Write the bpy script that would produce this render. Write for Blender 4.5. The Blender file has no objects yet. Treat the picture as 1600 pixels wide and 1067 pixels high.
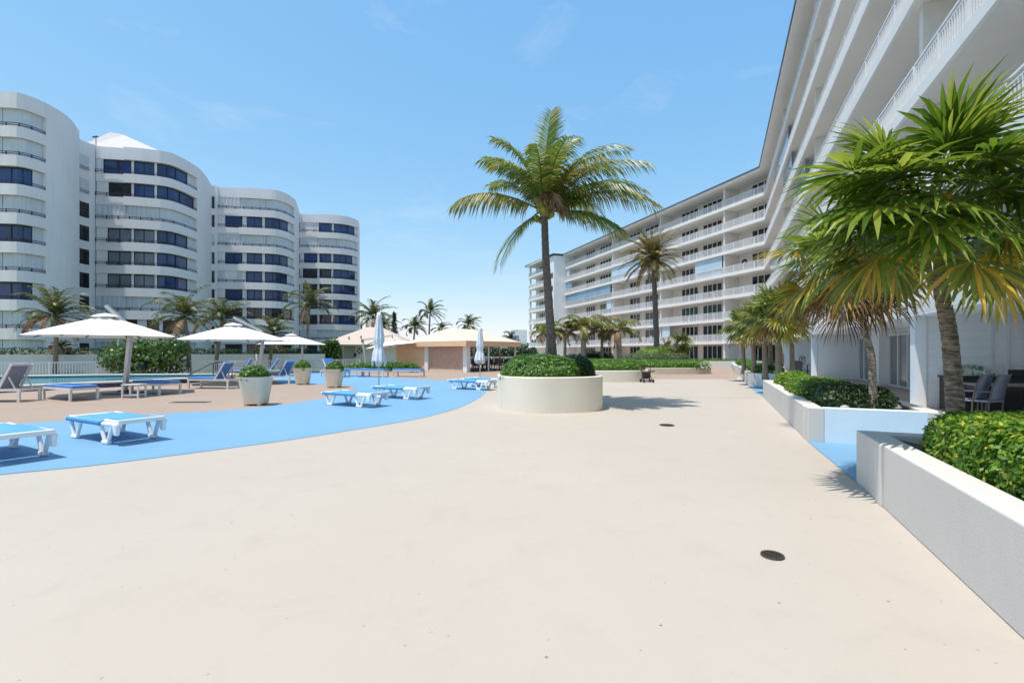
import bpy, math, random
from mathutils import Vector, Matrix
R_ = math.radians
rng = random.Random(7)
scene = bpy.context.scene
COL = scene.collection
H, F, CX, CY = 1.5, 750.0, 800.0, 550.0      # eye height, focal length and vanishing line measured on the photograph

def at(px, Y, py=None, z=0.0):
    """point at depth Y on the ray of a photograph pixel"""
    x = (px - CX) / F * Y
    return Vector((x, Y, z if py is None else H + (CY - py) / F * Y))
def G(px, py, z=0.0):
    Y = (H - z) * F / (py - CY)
    return Vector(((px - CX) / F * Y, Y, z))

# ------------------------------------------------------------------ materials
def newmat(name):
    m = bpy.data.materials.new(name); m.use_nodes = True
    nt = m.node_tree; b = nt.nodes['Principled BSDF']
    return m, nt, b
def ramp(nt, fac, c0, c1, p0=0.3, p1=0.7):
    r = nt.nodes.new('ShaderNodeValToRGB')
    r.color_ramp.elements[0].position = p0; r.color_ramp.elements[0].color = (*c0, 1)
    r.color_ramp.elements[1].position = p1; r.color_ramp.elements[1].color = (*c1, 1)
    nt.links.new(fac, r.inputs[0]); return r
def noise(nt, scale, detail=5, rough=0.6, vec=None, dist=0.0):
    n = nt.nodes.new('ShaderNodeTexNoise'); n.inputs['Scale'].default_value = scale
    n.inputs['Detail'].default_value = detail; n.inputs['Roughness'].default_value = rough
    n.inputs['Distortion'].default_value = dist
    if vec is None:
        g = nt.nodes.new('ShaderNodeNewGeometry'); vec = g.outputs['Position']
    nt.links.new(vec, n.inputs['Vector']); return n
def mapping(nt, scale):
    g = nt.nodes.new('ShaderNodeNewGeometry'); mp = nt.nodes.new('ShaderNodeMapping')
    mp.inputs['Scale'].default_value = scale
    nt.links.new(g.outputs['Position'], mp.inputs['Vector']); return mp.outputs['Vector']
def mixc(nt, fac, a, b, mode='MIX'):
    m = nt.nodes.new('ShaderNodeMix'); m.data_type = 'RGBA'; m.blend_type = mode
    if isinstance(fac, float): m.inputs[0].default_value = fac
    else: nt.links.new(fac, m.inputs[0])
    for s, v in ((6, a), (7, b)):
        if isinstance(v, tuple): m.inputs[s].default_value = (*v, 1)
        else: nt.links.new(v, m.inputs[s])
    return m.outputs[2]
def bump(nt, b, h, strength=0.2, dist=0.01):
    bp = nt.nodes.new('ShaderNodeBump'); bp.inputs['Strength'].default_value = strength
    bp.inputs['Distance'].default_value = dist
    nt.links.new(h, bp.inputs['Height']); nt.links.new(bp.outputs[0], b.inputs['Normal'])
def pm(name, c, rough=0.6, var=0.08, scale=3.0, bmp=0.0, bscale=60, metal=0.0, spec=0.5, streak=0.0, sc=None):
    m, nt, b = newmat(name)
    n = noise(nt, scale)
    lo = tuple(max(0, v * (1 - var)) for v in c); hi = tuple(min(0.95, v * (1 + var)) for v in c)
    col = ramp(nt, n.outputs['Fac'], lo, hi).outputs[0]
    if streak:
        n2 = noise(nt, 1.0, 4, 0.6, mapping(nt, (2.5, 2.5, 0.15)))
        f = ramp(nt, n2.outputs['Fac'], (0, 0, 0), (streak, streak, streak), 0.5, 0.8).outputs[0]
        col = mixc(nt, f, col, sc or tuple(v * 0.55 for v in c))
    nt.links.new(col, b.inputs['Base Color'])
    b.inputs['Roughness'].default_value = rough; b.inputs['Metallic'].default_value = metal
    b.inputs['Specular IOR Level'].default_value = spec
    if bmp: bump(nt, b, noise(nt, bscale, 4).outputs['Fac'], bmp)
    return m
def leafm(name, stops, rough=0.42, trans=0.3, spec=0.5):
    m, nt, b = newmat(name)
    g = nt.nodes.new('ShaderNodeNewGeometry')
    r = nt.nodes.new('ShaderNodeValToRGB'); e = r.color_ramp.elements
    while len(e) < len(stops): e.new(0.5)
    for i, (p, c) in enumerate(stops): e[i].position = p; e[i].color = (*c, 1)
    nt.links.new(g.outputs['Random Per Island'], r.inputs[0])
    nt.links.new(r.outputs[0], b.inputs['Base Color'])
    b.inputs['Roughness'].default_value = rough; b.inputs['Specular IOR Level'].default_value = spec
    t = nt.nodes.new('ShaderNodeBsdfTranslucent')
    hs = nt.nodes.new('ShaderNodeHueSaturation'); hs.inputs['Value'].default_value = 1.5
    hs.inputs['Hue'].default_value = 0.485
    nt.links.new(r.outputs[0], hs.inputs['Color']); nt.links.new(hs.outputs[0], t.inputs['Color'])
    mx = nt.nodes.new('ShaderNodeMixShader'); mx.inputs[0].default_value = trans
    nt.links.new(b.outputs[0], mx.inputs[1]); nt.links.new(t.outputs[0], mx.inputs[2])
    nt.links.new(mx.outputs[0], nt.nodes['Material Output'].inputs['Surface'])
    return m
def glassm(name, c, rough=0.05, var=0.5, scale=0.35):
    m, nt, b = newmat(name)
    n = noise(nt, scale, 3)
    nt.links.new(ramp(nt, n.outputs['Fac'], tuple(v * (1 - var) for v in c), tuple(v * (1 + var) for v in c)).outputs[0], b.inputs['Base Color'])
    b.inputs['Roughness'].default_value = rough; b.inputs['Specular IOR Level'].default_value = 0.6
    return m

def groundm(name, c, c2, specks=True, rough=0.75, big=0.25, patch=None):
    m, nt, b = newmat(name)
    n1 = noise(nt, big, 6, 0.62)
    col = ramp(nt, n1.outputs['Fac'], c2, c, 0.3, 0.62).outputs[0]
    n2 = noise(nt, 2.2, 6, 0.7, dist=0.6)
    col = mixc(nt, ramp(nt, n2.outputs['Fac'], (0, 0, 0), (0.5,) * 3, 0.52, 0.75).outputs[0], col, tuple(v * 0.86 for v in c2))
    n3 = noise(nt, 140, 3, 0.7)
    col = mixc(nt, 0.16, col, ramp(nt, n3.outputs['Fac'], tuple(v * 0.55 for v in c), tuple(min(1, v * 1.35) for v in c)).outputs[0])
    if specks:
        for sc, th, dark in ((1.7, 0.026, 0.95), (5.0, 0.05, 0.85), (9.0, 0.075, 0.5)):
            v = nt.nodes.new('ShaderNodeTexVoronoi'); v.inputs['Scale'].default_value = sc
            nd = noise(nt, 3.0, 2)
            g = nt.nodes.new('ShaderNodeNewGeometry')
            nt.links.new(mixc(nt, 0.08, g.outputs['Position'], nd.outputs['Color']), v.inputs['Vector'])
            msk = ramp(nt, v.outputs['Distance'], (1, 1, 1), (0, 0, 0), th * 0.5, th).outputs[0]
            keep = nt.nodes.new('ShaderNodeMath'); keep.operation = 'GREATER_THAN'; keep.inputs[1].default_value = 0.55
            sep = nt.nodes.new('ShaderNodeSeparateColor'); nt.links.new(v.outputs['Color'], sep.inputs[0])
            nt.links.new(sep.outputs[0], keep.inputs[0])
            mul = nt.nodes.new('ShaderNodeMath'); mul.operation = 'MULTIPLY'
            nt.links.new(msk, mul.inputs[0]); nt.links.new(keep.outputs[0], mul.inputs[1])
            mul2 = nt.nodes.new('ShaderNodeMath'); mul2.operation = 'MULTIPLY'; mul2.inputs[1].default_value = dark
            nt.links.new(mul.outputs[0], mul2.inputs[0])
            col = mixc(nt, mul2.outputs[0], col, (0.13, 0.1, 0.075))
    nt.links.new(col, b.inputs['Base Color'])
    b.inputs['Roughness'].default_value = rough; b.inputs['Specular IOR Level'].default_value = 0.3
    bump(nt, b, n3.outputs['Fac'], 0.25, 0.004)
    return m

MT = {}
MT['deck'] = groundm('deck_concrete', (0.462, 0.410, 0.353), (0.432, 0.380, 0.325))
MT['pink'] = groundm('tan_pool_deck', (0.375, 0.285, 0.225), (0.33, 0.247, 0.195))
MT['blue'] = groundm('blue_painted_concrete', (0.185, 0.36, 0.53), (0.155, 0.325, 0.50), rough=0.55)
MT['tile'] = groundm('terrace_tile', (0.46, 0.35, 0.28), (0.40, 0.30, 0.24), specks=False)
MT['pale'] = groundm('pale_strip', (0.66, 0.56, 0.46), (0.6, 0.5, 0.41), specks=False)
MT['ground'] = groundm('garden_ground', (0.10, 0.14, 0.05), (0.16, 0.15, 0.09), specks=False, big=0.05)
MT['white'] = pm('white_stucco', (0.80, 0.795, 0.775), 0.7, 0.03, 0.6, 0.25, 45, streak=0.10)
MT['towerw'] = pm('white_tower_stucco', (0.82, 0.765, 0.75), 0.75, 0.03, 0.3, 0.2, 20, streak=0.16)
MT['bluewhite'] = pm('pale_blue_white_paint', (0.82, 0.85, 0.87), 0.6, 0.03, 0.8, 0.2, 40, streak=0.1)
MT['soffit'] = pm('soffit_paint', (0.83, 0.81, 0.78), 0.8, 0.04, 0.5, 0.2, 60)
MT['planterw'] = pm('planter_stucco', (0.60, 0.575, 0.54), 0.75, 0.03, 1.2, 0.25, 70, streak=0.12)
MT['planterc'] = pm('cream_planter_stucco', (0.76, 0.71, 0.61), 0.75, 0.03, 1.2, 0.5, 70, streak=0.22, sc=(0.55, 0.5, 0.4))
MT['plantert'] = pm('tan_planter_stucco', (0.62, 0.55, 0.45), 0.75, 0.05, 1.2, 0.5, 70, streak=0.25)
MT['planterb'] = pm('blue_bounce_planter_stucco', (0.66, 0.78, 0.86), 0.7, 0.03, 1.2, 0.4, 70, streak=0.1)  # planter end faces: blue bounced light put into the stucco colour
MT['rail'] = pm('white_rail_paint', (0.80, 0.80, 0.80), 0.4, 0.02)
MT['railbg'] = pm('grey_rail_mesh', (0.55, 0.54, 0.55), 0.6, 0.03)
MT['darkrail'] = pm('dark_rail_paint', (0.03, 0.03, 0.045), 0.4, 0.1)
MT['shutter'] = pm('grey_white_shutter', (0.62, 0.635, 0.65), 0.55, 0.05, 0.8, streak=0.35)
MT['glassb'] = glassm('blue_reflective_glass', (0.012, 0.045, 0.15))
MT['glassd'] = glassm('dark_glass', (0.012, 0.014, 0.017))
MT['glasst'] = glassm('teal_glass', (0.03, 0.06, 0.07))
MT['curtain'] = pm('grey_curtain_glass', (0.17, 0.19, 0.22), 0.1, 0.2, 0.5)
MT['frost'] = pm('pale_blue_glass_panel', (0.50, 0.64, 0.76), 0.08, 0.12, 0.25)
MT['frostd'] = pm('blue_glass_panel', (0.22, 0.36, 0.50), 0.06, 0.25, 0.25)
MT['trim'] = pm('dark_roof_trim', (0.10, 0.11, 0.13), 0.5)
MT['column'] = pm('beige_inner_wall', (0.74, 0.71, 0.67), 0.7, 0.05)
MT['roofpink'] = pm('pink_shingle', (0.53, 0.43, 0.36), 0.8, 0.1, 6, 0.4, 25)
MT['rooftower'] = pm('tower_hip_roof', (0.56, 0.52, 0.50), 0.8, 0.06, 3)
MT['awning'] = pm('cream_awning', (0.64, 0.53, 0.42), 0.8, 0.03, 2)
MT['awnface'] = pm('peach_awning_valance', (0.78, 0.52, 0.33), 0.8, 0.05, 2)
MT['brownsh'] = pm('brown_roll_shutter', (0.52, 0.34, 0.26), 0.6, 0.1, 3)
MT['canvas'] = pm('white_canvas', (0.85, 0.85, 0.84), 0.85, 0.02, 3, 0.15, 200)
MT['canvasg'] = pm('grey_white_canvas', (0.70, 0.74, 0.78), 0.85, 0.08, 6, 0.2, 60)
MT['browncv'] = pm('brown_canvas', (0.20, 0.12, 0.09), 0.85, 0.15, 6)
MT['alu'] = pm('brushed_aluminium', (0.55, 0.54, 0.53), 0.38, 0.08, 5, metal=0.6)
MT['alud'] = pm('dark_aluminium', (0.12, 0.12, 0.12), 0.4, 0.1, metal=0.4)
MT['resin'] = pm('white_resin', (0.82, 0.83, 0.84), 0.35, 0.03, 4)
MT['greyres'] = pm('weathered_resin', (0.55, 0.56, 0.56), 0.45, 0.12, 6)
MT['sling'] = pm('blue_sling', (0.10, 0.33, 0.60), 0.7, 0.07, 5, 0.3, 300)
MT['cushion'] = pm('blue_cushion', (0.06, 0.20, 0.52), 0.75, 0.08, 3, 0.25, 200)
MT['greysl'] = pm('grey_sling', (0.24, 0.28, 0.36), 0.7, 0.08, 5, 0.3, 300)
MT['lframe'] = pm('pale_lounger_frame', (0.66, 0.645, 0.62), 0.45, 0.06, 6)
MT['pot'] = pm('cream_pot', (0.74, 0.645, 0.505), 0.7, 0.05, 3, 0.5, 50, streak=0.3)
MT['soil'] = pm('mulch', (0.12, 0.085, 0.06), 0.95, 0.5, 14, 1.0, 30)
MT['rock'] = pm('grey_rock', (0.38, 0.36, 0.34), 0.9, 0.25, 8, 0.8, 30)
MT['black'] = pm('black_plastic', (0.018, 0.018, 0.018), 0.45, 0.3)
MT['dkwicker'] = pm('dark_wicker', (0.035, 0.03, 0.03), 0.6, 0.3, 30)
MT['tabletop'] = pm('weathered_tabletop', (0.22, 0.18, 0.16), 0.4, 0.2, 10)
MT['grate'] = pm('rusty_grate', (0.05, 0.04, 0.032), 0.7, 0.3, 30)
MT['gap'] = pm('drain_dark', (0.006, 0.006, 0.006), 0.9, 0.1)
MT['navytile'] = pm('navy_pool_tile', (0.03, 0.045, 0.15), 0.2, 0.4, 4)
MT['coping'] = pm('white_pool_coping', (0.72, 0.70, 0.66), 0.7, 0.05, 3)
MT['yellow'] = pm('yellow_flower', (0.60, 0.36, 0.04), 0.7, 0.25, 20)
MT['coco'] = pm('green_coconut', (0.26, 0.24, 0.04), 0.5, 0.2, 5)
MT['stem'] = pm('palm_stem', (0.24, 0.22, 0.05), 0.6, 0.2, 6)
MT['seatgreen'] = pm('teal_bin', (0.02, 0.03, 0.06), 0.5)
MT['stripe'] = pm('navy_depth_mark', (0.05, 0.06, 0.1), 0.5)
def barkm(name, c, c2, ring=9.0, b_=0.8):
    m, nt, b = newmat(name)
    n = noise(nt, 1.0, 5, 0.7, mapping(nt, (8, 8, ring * 3)))
    n2 = noise(nt, 18, 5, 0.7)
    col = ramp(nt, n.outputs['Fac'], c, c2, 0.38, 0.62).outputs[0]
    col = mixc(nt, ramp(nt, n2.outputs['Fac'], (0,) * 3, (0.6,) * 3, 0.4, 0.8).outputs[0], col, tuple(v * 0.4 for v in c))
    nt.links.new(col, b.inputs['Base Color']); b.inputs['Roughness'].default_value = 0.9
    bump(nt, b, n.outputs['Fac'], b_, 0.03); return m
MT['barkc'] = barkm('coconut_bark', (0.10, 0.085, 0.08), (0.22, 0.19, 0.17))
MT['barkf'] = barkm('fan_palm_bark', (0.085, 0.062, 0.045), (0.46, 0.38, 0.30), 16, 1.0)
MT['barkg'] = barkm('grey_palm_bark', (0.30, 0.27, 0.23), (0.50, 0.46, 0.40), 5)
MT['bark2'] = barkm('slim_palm_bark', (0.22, 0.18, 0.13), (0.38, 0.31, 0.23), 9)
MT['hedge'] = leafm('hedge_leaves', [(0, (0.035, 0.105, 0.011)), (0.6, (0.077, 0.196, 0.020)), (1, (0.182, 0.308, 0.035))])
MT['hedgen'] = leafm('glossy_hedge_leaves', [(0, (0.035, 0.105, 0.010)), (0.5, (0.094, 0.216, 0.018)), (0.88, (0.234, 0.356, 0.037)), (1, (0.530, 0.491, 0.075))], 0.42, 0.3, 0.3)
MT['hedged'] = leafm('dark_hedge_leaves', [(0, (0.012, 0.035, 0.008)), (1, (0.035, 0.08, 0.015))])
MT['hedgeg'] = leafm('grey_green_leaves', [(0, (0.065, 0.091, 0.039)), (1, (0.156, 0.195, 0.098))])
MT['hedgey'] = leafm('bright_green_leaves', [(0, (0.104, 0.221, 0.016)), (1, (0.221, 0.351, 0.039))])
MT['grape'] = leafm('sea_grape_leaves', [(0, (0.03, 0.085, 0.015)), (0.7, (0.07, 0.15, 0.02)), (1, (0.2, 0.22, 0.06))], 0.35)
MT['coconut'] = leafm('coconut_leaflets', [(0, (0.062, 0.126, 0.025)), (0.55, (0.133, 0.211, 0.034)), (0.85, (0.302, 0.321, 0.051)), (1, (0.532, 0.423, 0.135))], 0.4, 0.35)
MT['coconuty'] = leafm('yellowing_leaflets', [(0, (0.08, 0.12, 0.015)), (0.55, (0.20, 0.21, 0.03)), (0.85, (0.34, 0.28, 0.06)), (1, (0.42, 0.28, 0.12))], 0.45, 0.35)
MT['deadleaf'] = leafm('dead_leaves', [(0, (0.10, 0.055, 0.03)), (0.6, (0.26, 0.16, 0.08)), (1, (0.45, 0.33, 0.2))], 0.7, 0.2)
MT['palmfar'] = leafm('coastal_palm_leaflets', [(0, (0.025, 0.048, 0.014)), (0.55, (0.069, 0.102, 0.024)), (0.85, (0.164, 0.162, 0.048)), (1, (0.378, 0.312, 0.180))], 0.45, 0.3)
MT['date'] = leafm('date_palm_leaflets', [(0, (0.078, 0.085, 0.026)), (0.6, (0.182, 0.163, 0.046)), (1, (0.338, 0.247, 0.078))], 0.5, 0.25)
MT['arch'] = leafm('arching_palm_leaflets', [(0, (0.060, 0.120, 0.014)), (0.6, (0.144, 0.192, 0.024)), (1, (0.384, 0.228, 0.072))], 0.45, 0.3)
MT['fan'] = leafm('fan_leaf_green', [(0, (0.048, 0.111, 0.010)), (0.5, (0.116, 0.202, 0.018)), (1, (0.259, 0.325, 0.046))], 0.32, 0.42, 0.4)
MT['fany'] = leafm('fan_leaf_yellowing', [(0, (0.110, 0.149, 0.022)), (0.5, (0.235, 0.254, 0.038)), (1, (0.600, 0.374, 0.045))], 0.35, 0.3)
MT['fanb'] = leafm('fan_leaf_brown', [(0, (0.07, 0.04, 0.018)), (0.5, (0.2, 0.11, 0.035)), (0.85, (0.38, 0.2, 0.035)), (1, (0.4, 0.33, 0.22))], 0.6, 0.2)
MT['fand'] = leafm('distant_fan_leaf', [(0, (0.05, 0.10, 0.015)), (0.6, (0.13, 0.18, 0.03)), (1, (0.30, 0.31, 0.09))], 0.3, 0.35)
MT['pine'] = leafm('dark_pine_needles', [(0, (0.015, 0.035, 0.012)), (1, (0.04, 0.07, 0.03))])
# pool water
m, nt, b = newmat('pool_water')
b.inputs['Base Color'].default_value = (0.05, 0.30, 0.36, 1); b.inputs['Roughness'].default_value = 0.06
bump(nt, b, noise(nt, 3.5, 4).outputs['Fac'], 0.35, 0.03); MT['water'] = m
# painted platter
m, nt, b = newmat('painted_ceramic')
n = noise(nt, 9, 3, 0.5, dist=1.0)
col = ramp(nt, n.outputs['Fac'], (0.72, 0.68, 0.58), (0.10, 0.30, 0.28), 0.52, 0.58).outputs[0]
nt.links.new(col, b.inputs['Base Color']); b.inputs['Roughness'].default_value = 0.2; MT['platter'] = m
# painted horizontal siding
m, nt, b = newmat('painted_siding')
g = nt.nodes.new('ShaderNodeNewGeometry'); sx = nt.nodes.new('ShaderNodeSeparateXYZ'); nt.links.new(g.outputs['Position'], sx.inputs[0])
ml = nt.nodes.new('ShaderNodeMath'); ml.operation = 'MULTIPLY'; ml.inputs[1].default_value = 4.4; nt.links.new(sx.outputs[2], ml.inputs[0])
fr = nt.nodes.new('ShaderNodeMath'); fr.operation = 'FRACT'; nt.links.new(ml.outputs[0], fr.inputs[0])
rr = ramp(nt, fr.outputs[0], (0, 0, 0), (1, 1, 1), 0.0, 0.05)
nt.links.new(mixc(nt, rr.outputs[0], (0.72, 0.76, 0.79), (0.84, 0.87, 0.89)), b.inputs['Base Color'])
b.inputs['Roughness'].default_value = 0.55; bump(nt, b, rr.outputs[0], 0.6, 0.01); MT['siding'] = m

# ------------------------------------------------------------------ mesh builder
class MB:
    def __init__(s): s.v = []; s.f = []; s.mi = []; s.cur = 0
    def add(s, vs, fs):
        o = len(s.v); s.v.extend(tuple(p) for p in vs); s.f.extend(tuple(i + o for i in f) for f in fs)
        s.mi.extend([s.cur] * len(fs)); return s
    def box(s, c, d, rz=0.0, M=None):
        hx, hy, hz = d[0] / 2, d[1] / 2, d[2] / 2
        pts = [Vector((x, y, z)) for x in (-hx, hx) for y in (-hy, hy) for z in (-hz, hz)]
        rot = M or Matrix.Rotation(rz, 3, 'Z')
        c = Vector(c)
        return s.add([rot @ p + c for p in pts], [(0, 1, 3, 2), (4, 6, 7, 5), (0, 4, 5, 1), (2, 3, 7, 6), (0, 2, 6, 4), (1, 5, 7, 3)])
    def beam(s, a, b, w, h=None, up=(0, 0, 1)):
        """square bar from a to b"""
        a = Vector(a); b = Vector(b); d = b - a; L = d.length
        if L < 1e-6: return s
        d.normalize(); u = Vector(up)
        if abs(d.dot(u)) > 0.98: u = Vector((1, 0, 0))
        x = d.cross(u).normalized(); y = x.cross(d)
        h = h or w
        M = Matrix((x, d, y)).transposed()
        return s.box((a + b) / 2, (w, L, h), M=M)
    def prism(s, poly, z0, z1):
        n = len(poly)
        a = sum(poly[i][0] * poly[(i + 1) % n][1] - poly[(i + 1) % n][0] * poly[i][1] for i in range(n))
        if a < 0: poly = poly[::-1]
        vs = [(p[0], p[1], z0) for p in poly] + [(p[0], p[1], z1) for p in poly]
        fs = [tuple(range(n - 1, -1, -1)), tuple(range(n, 2 * n))] + [(i, (i + 1) % n, n + (i + 1) % n, n + i) for i in range(n)]
        return s.add(vs, fs)
    def sheet(s, poly, z):
        n = len(poly)
        a = sum(poly[i][0] * poly[(i + 1) % n][1] - poly[(i + 1) % n][0] * poly[i][1] for i in range(n))
        if a < 0: poly = poly[::-1]
        return s.add([(p[0], p[1], z) for p in poly], [tuple(range(n))])
    def tube(s, pts, rad, n=8, cap=True):
        pts = [Vector(p) for p in pts]; k = len(pts)
        if not hasattr(rad, '__len__'): rad = [rad] * k
        vs = []; prev = None
        for i, p in enumerate(pts):
            d = (pts[min(i + 1, k - 1)] - pts[max(i - 1, 0)]).normalized()
            u = prev if prev is not None else (Vector((1, 0, 0)) if abs(d.x) < 0.9 else Vector((0, 1, 0)))
            x = (u - d * u.dot(d)).normalized(); y = d.cross(x); prev = x
            for j in range(n):
                a = 2 * math.pi * j / n
                vs.append(p + (x * math.cos(a) + y * math.sin(a)) * rad[i])
        fs = [(i * n + j, i * n + (j + 1) % n, (i + 1) * n + (j + 1) % n, (i + 1) * n + j) for i in range(k - 1) for j in range(n)]
        if cap: fs += [tuple(range(n - 1, -1, -1)), tuple((k - 1) * n + j for j in range(n))]
        return s.add(vs, fs)
    def lathe(s, prof, n=24, c=(0, 0, 0), sx=1, sy=1, cap=True, rz=0, pw=2.0):
        vs = []; k = len(prof); cr, sr = math.cos(rz), math.sin(rz)
        for r, z in prof:
            for j in range(n):
                a = 2 * math.pi * j / n; ca, sa = math.cos(a), math.sin(a)
                if pw != 2.0:
                    q = (abs(ca) ** pw + abs(sa) ** pw) ** (-1 / pw); ca *= q; sa *= q
                x, y = r * ca * sx, r * sa * sy
                vs.append((c[0] + x * cr - y * sr, c[1] + x * sr + y * cr, c[2] + z))
        fs = [(i * n + j, i * n + (j + 1) % n, (i + 1) * n + (j + 1) % n, (i + 1) * n + j) for i in range(k - 1) for j in range(n)]
        if cap: fs += [tuple(range(n - 1, -1, -1)), tuple((k - 1) * n + j for j in range(n))]
        return s.add(vs, fs)
    def wallstrip(s, outer, inner, z0, z1):
        """closed curved wall between two polylines of equal length"""
        n = len(outer)
        vs = []
        for o, i in zip(outer, inner): vs += [(o[0], o[1], z0), (o[0], o[1], z1), (i[0], i[1], z1), (i[0], i[1], z0)]
        fs = []
        for k in range(n - 1):
            a = 4 * k; b = a + 4
            fs += [(a, b, b + 1, a + 1), (a + 1, b + 1, b + 2, a + 2), (a + 2, b + 2, b + 3, a + 3), (a + 3, b + 3, b, a)]
        fs += [(0, 1, 2, 3), (4 * n - 1, 4 * n - 2, 4 * n - 3, 4 * n - 4)]
        return s.add(vs, fs)
    def build(s, name, mat, parent=None, smooth=False, world=False, bevel=0.0, **tags):
        me = bpy.data.meshes.new(name)
        vs = s.v
        if world and parent is not None:
            l = parent.location; vs = [(p[0] - l.x, p[1] - l.y, p[2] - l.z) for p in vs]
        me.from_pydata(vs, [], s.f)
        mats = mat if isinstance(mat, (list, tuple)) else [mat]
        for mm in mats: me.materials.append(MT[mm] if isinstance(mm, str) else mm)
        if len(mats) > 1: me.polygons.foreach_set('material_index', s.mi)
        if smooth: me.polygons.foreach_set('use_smooth', [True] * len(me.polygons))
        me.update()
        o = bpy.data.objects.new(name, me); COL.objects.link(o)
        if parent is not None: o.parent = parent
        if bevel:
            b = o.modifiers.new('bevel', 'BEVEL'); b.width = bevel; b.segments = 2; b.limit_method = 'ANGLE'; b.angle_limit = R_(40)
        for k, v in tags.items(): o[k] = v
        return o
def split_build(mb, name, mat, parent, world=True):
    """one object per connected piece"""
    n = len(mb.v); par = list(range(n))
    def find(i):
        while par[i] != i: par[i] = par[par[i]]; i = par[i]
        return i
    for f in mb.f:
        r = find(f[0])
        for i in f[1:]: par[find(i)] = r
    comp = {}
    for f in mb.f: comp.setdefault(find(f[0]), []).append(f)
    for fs in comp.values():
        ids = sorted({i for f in fs for i in f}); mp_ = {i: k for k, i in enumerate(ids)}
        m = MB(); m.add([mb.v[i] for i in ids], [tuple(mp_[i] for i in f) for f in fs]); m.build(name, mat, parent, world=world)
def tag(o, label, cat, group=None, kind=None):
    o['label'] = label; o['category'] = cat
    if group: o['group'] = group
    if kind: o['kind'] = kind
    return o
def thing(name, label, cat, loc=(0, 0, 0), rz=0.0, group=None):
    o = bpy.data.objects.new(name, None); o.empty_display_size = 0.3; COL.objects.link(o)
    o.location = loc; o.rotation_euler = (0, 0, rz)
    return tag(o, label, cat, group)
def dup(root, loc, rz, label, group=None):
    r = root.copy(); COL.objects.link(r); r.location = loc; r.rotation_euler = (0, 0, rz); r['label'] = label
    if group: r['group'] = group
    def rec(a, b):
        for ch in list(a.children):
            c = ch.copy(); COL.objects.link(c); c.parent = b; rec(ch, c)
    rec(root, r); return r
def spline(pts, n=6):
    """Catmull-Rom through 2D points"""
    P = [Vector((p[0], p[1])) for p in pts]; out = []
    for i in range(len(P) - 1):
        p0 = P[max(i - 1, 0)]; p1 = P[i]; p2 = P[i + 1]; p3 = P[min(i + 2, len(P) - 1)]
        for k in range(n):
            t = k / n
            out.append(0.5 * ((2 * p1) + (p2 - p0) * t + (2 * p0 - 5 * p1 + 4 * p2 - p3) * t * t + (3 * p1 - p0 - 3 * p2 + p3) * t ** 3))
    out.append(P[-1]); return out
def struct(name, mb, mat, smooth=False):
    o = mb.build(name, mat, smooth=smooth); o['kind'] = 'structure'; return o

# ------------------------------------------------------------------ right-hand local frame (s runs away along the wing, o runs into the building)
D = Vector((0.395, 0.919)); N = Vector((0.919, -0.395)); O0 = Vector((3.98, 5.55))
D.normalize(); N.normalize()
def RF(s, o): p = O0 + D * s + N * o; return Vector((p.x, p.y))
RZ = math.atan2(D.y, D.x)

# ------------------------------------------------------------------ GROUND
g = MB(); g.sheet([(-900, -300), (900, -300), (900, 1500), (-900, 1500)], -0.02); struct('ground', g, 'ground')
g = MB(); g.sheet([(-40, -12), (20, -12), (48, 60), (22, 130), (-2, 130), (-2, 66), (-12.5, 42), (-18, 35.2), (-40, 22)], 0.0); struct('deck', g, 'deck')
front = [G(*p) for p in ((-260, 782), (-100, 757), (0, 742), (150, 727), (300, 708), (420, 692), (520, 677), (634, 658), (680, 648), (720, 636), (748, 622), (759, 612), (758, 604), (742, 598), (698, 595), (664, 593))]
front = spline([(p.x, p.y) for p in front], 5)
back = [G(*p) for p in ((640, 591.5), (600, 589), (560, 585), (520, 580.5), (470, 580), (440, 587), (430, 594), (447, 599), (500, 600.5), (540, 602), (556, 607.5), (557, 611.5), (546, 616), (490, 625), (400, 637), (260, 646.5), (120, 656), (0, 664), (-260, 682))]
back = spline([(p.x, p.y) for p in back], 5)
g = MB(); g.sheet(front + back, 0.006); struct('blue_path', g, 'blue')
pk = [G(-260, 720), G(0, 690), G(260, 668), G(500, 642), G(650, 625), G(735, 612), G(752, 600), G(775, 591), G(1000, 592), G(1150, 592)]
pk = [(p.x, p.y) for p in pk] + [(30, 60), (20, 100), (-1.8, 100), (-1.8, 66), (-12.3, 41.8), (-17.8, 35), (-39, 22)]
g = MB(); g.sheet(pk, 0.003); struct('pool_deck', g, 'pink')
g = MB(); g.sheet([RF(-14, 0.05), RF(-0.3, 0.05), RF(0, 0.0), RF(2.68, -0.09), RF(3.2, 0.0), RF(11.0, 0.0), RF(11.4, -0.09), RF(16.7, -0.25), RF(17.2, 0.0), RF(60, 0.0), RF(60, 2.95), RF(-14, 2.95)], 0.008); struct('blue_walkway', g, 'blue')
g = MB(); g.sheet([RF(-14, 2.95), RF(54, 2.95), RF(54, 3.5), RF(-14, 3.5)], 0.008); struct('pale_kerb_strip', g, 'pale')
g = MB(); g.sheet([RF(-14, 3.5), RF(60, 3.5), RF(60, 9), RF(-14, 9)], 0.008); struct('terrace_floor', g, 'tile')
def joint(a, b, w=0.012):
    a = G(*a); b = G(*b); d = (b - a).normalized(); n = Vector((-d.y, d.x, 0)) * w
    return [a + n, b + n, b - n, a - n]
g = MB()
for a, b in (((905, 619.5), (1188, 622)),): g.sheet([(p.x, p.y) for p in joint(a, b)], 0.005)
struct('deck_joint', g, 'gap')
g = MB(); p0 = G(55, 915); p1 = G(235, 885); p2 = G(170, 860); p3 = G(65, 880)
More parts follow.
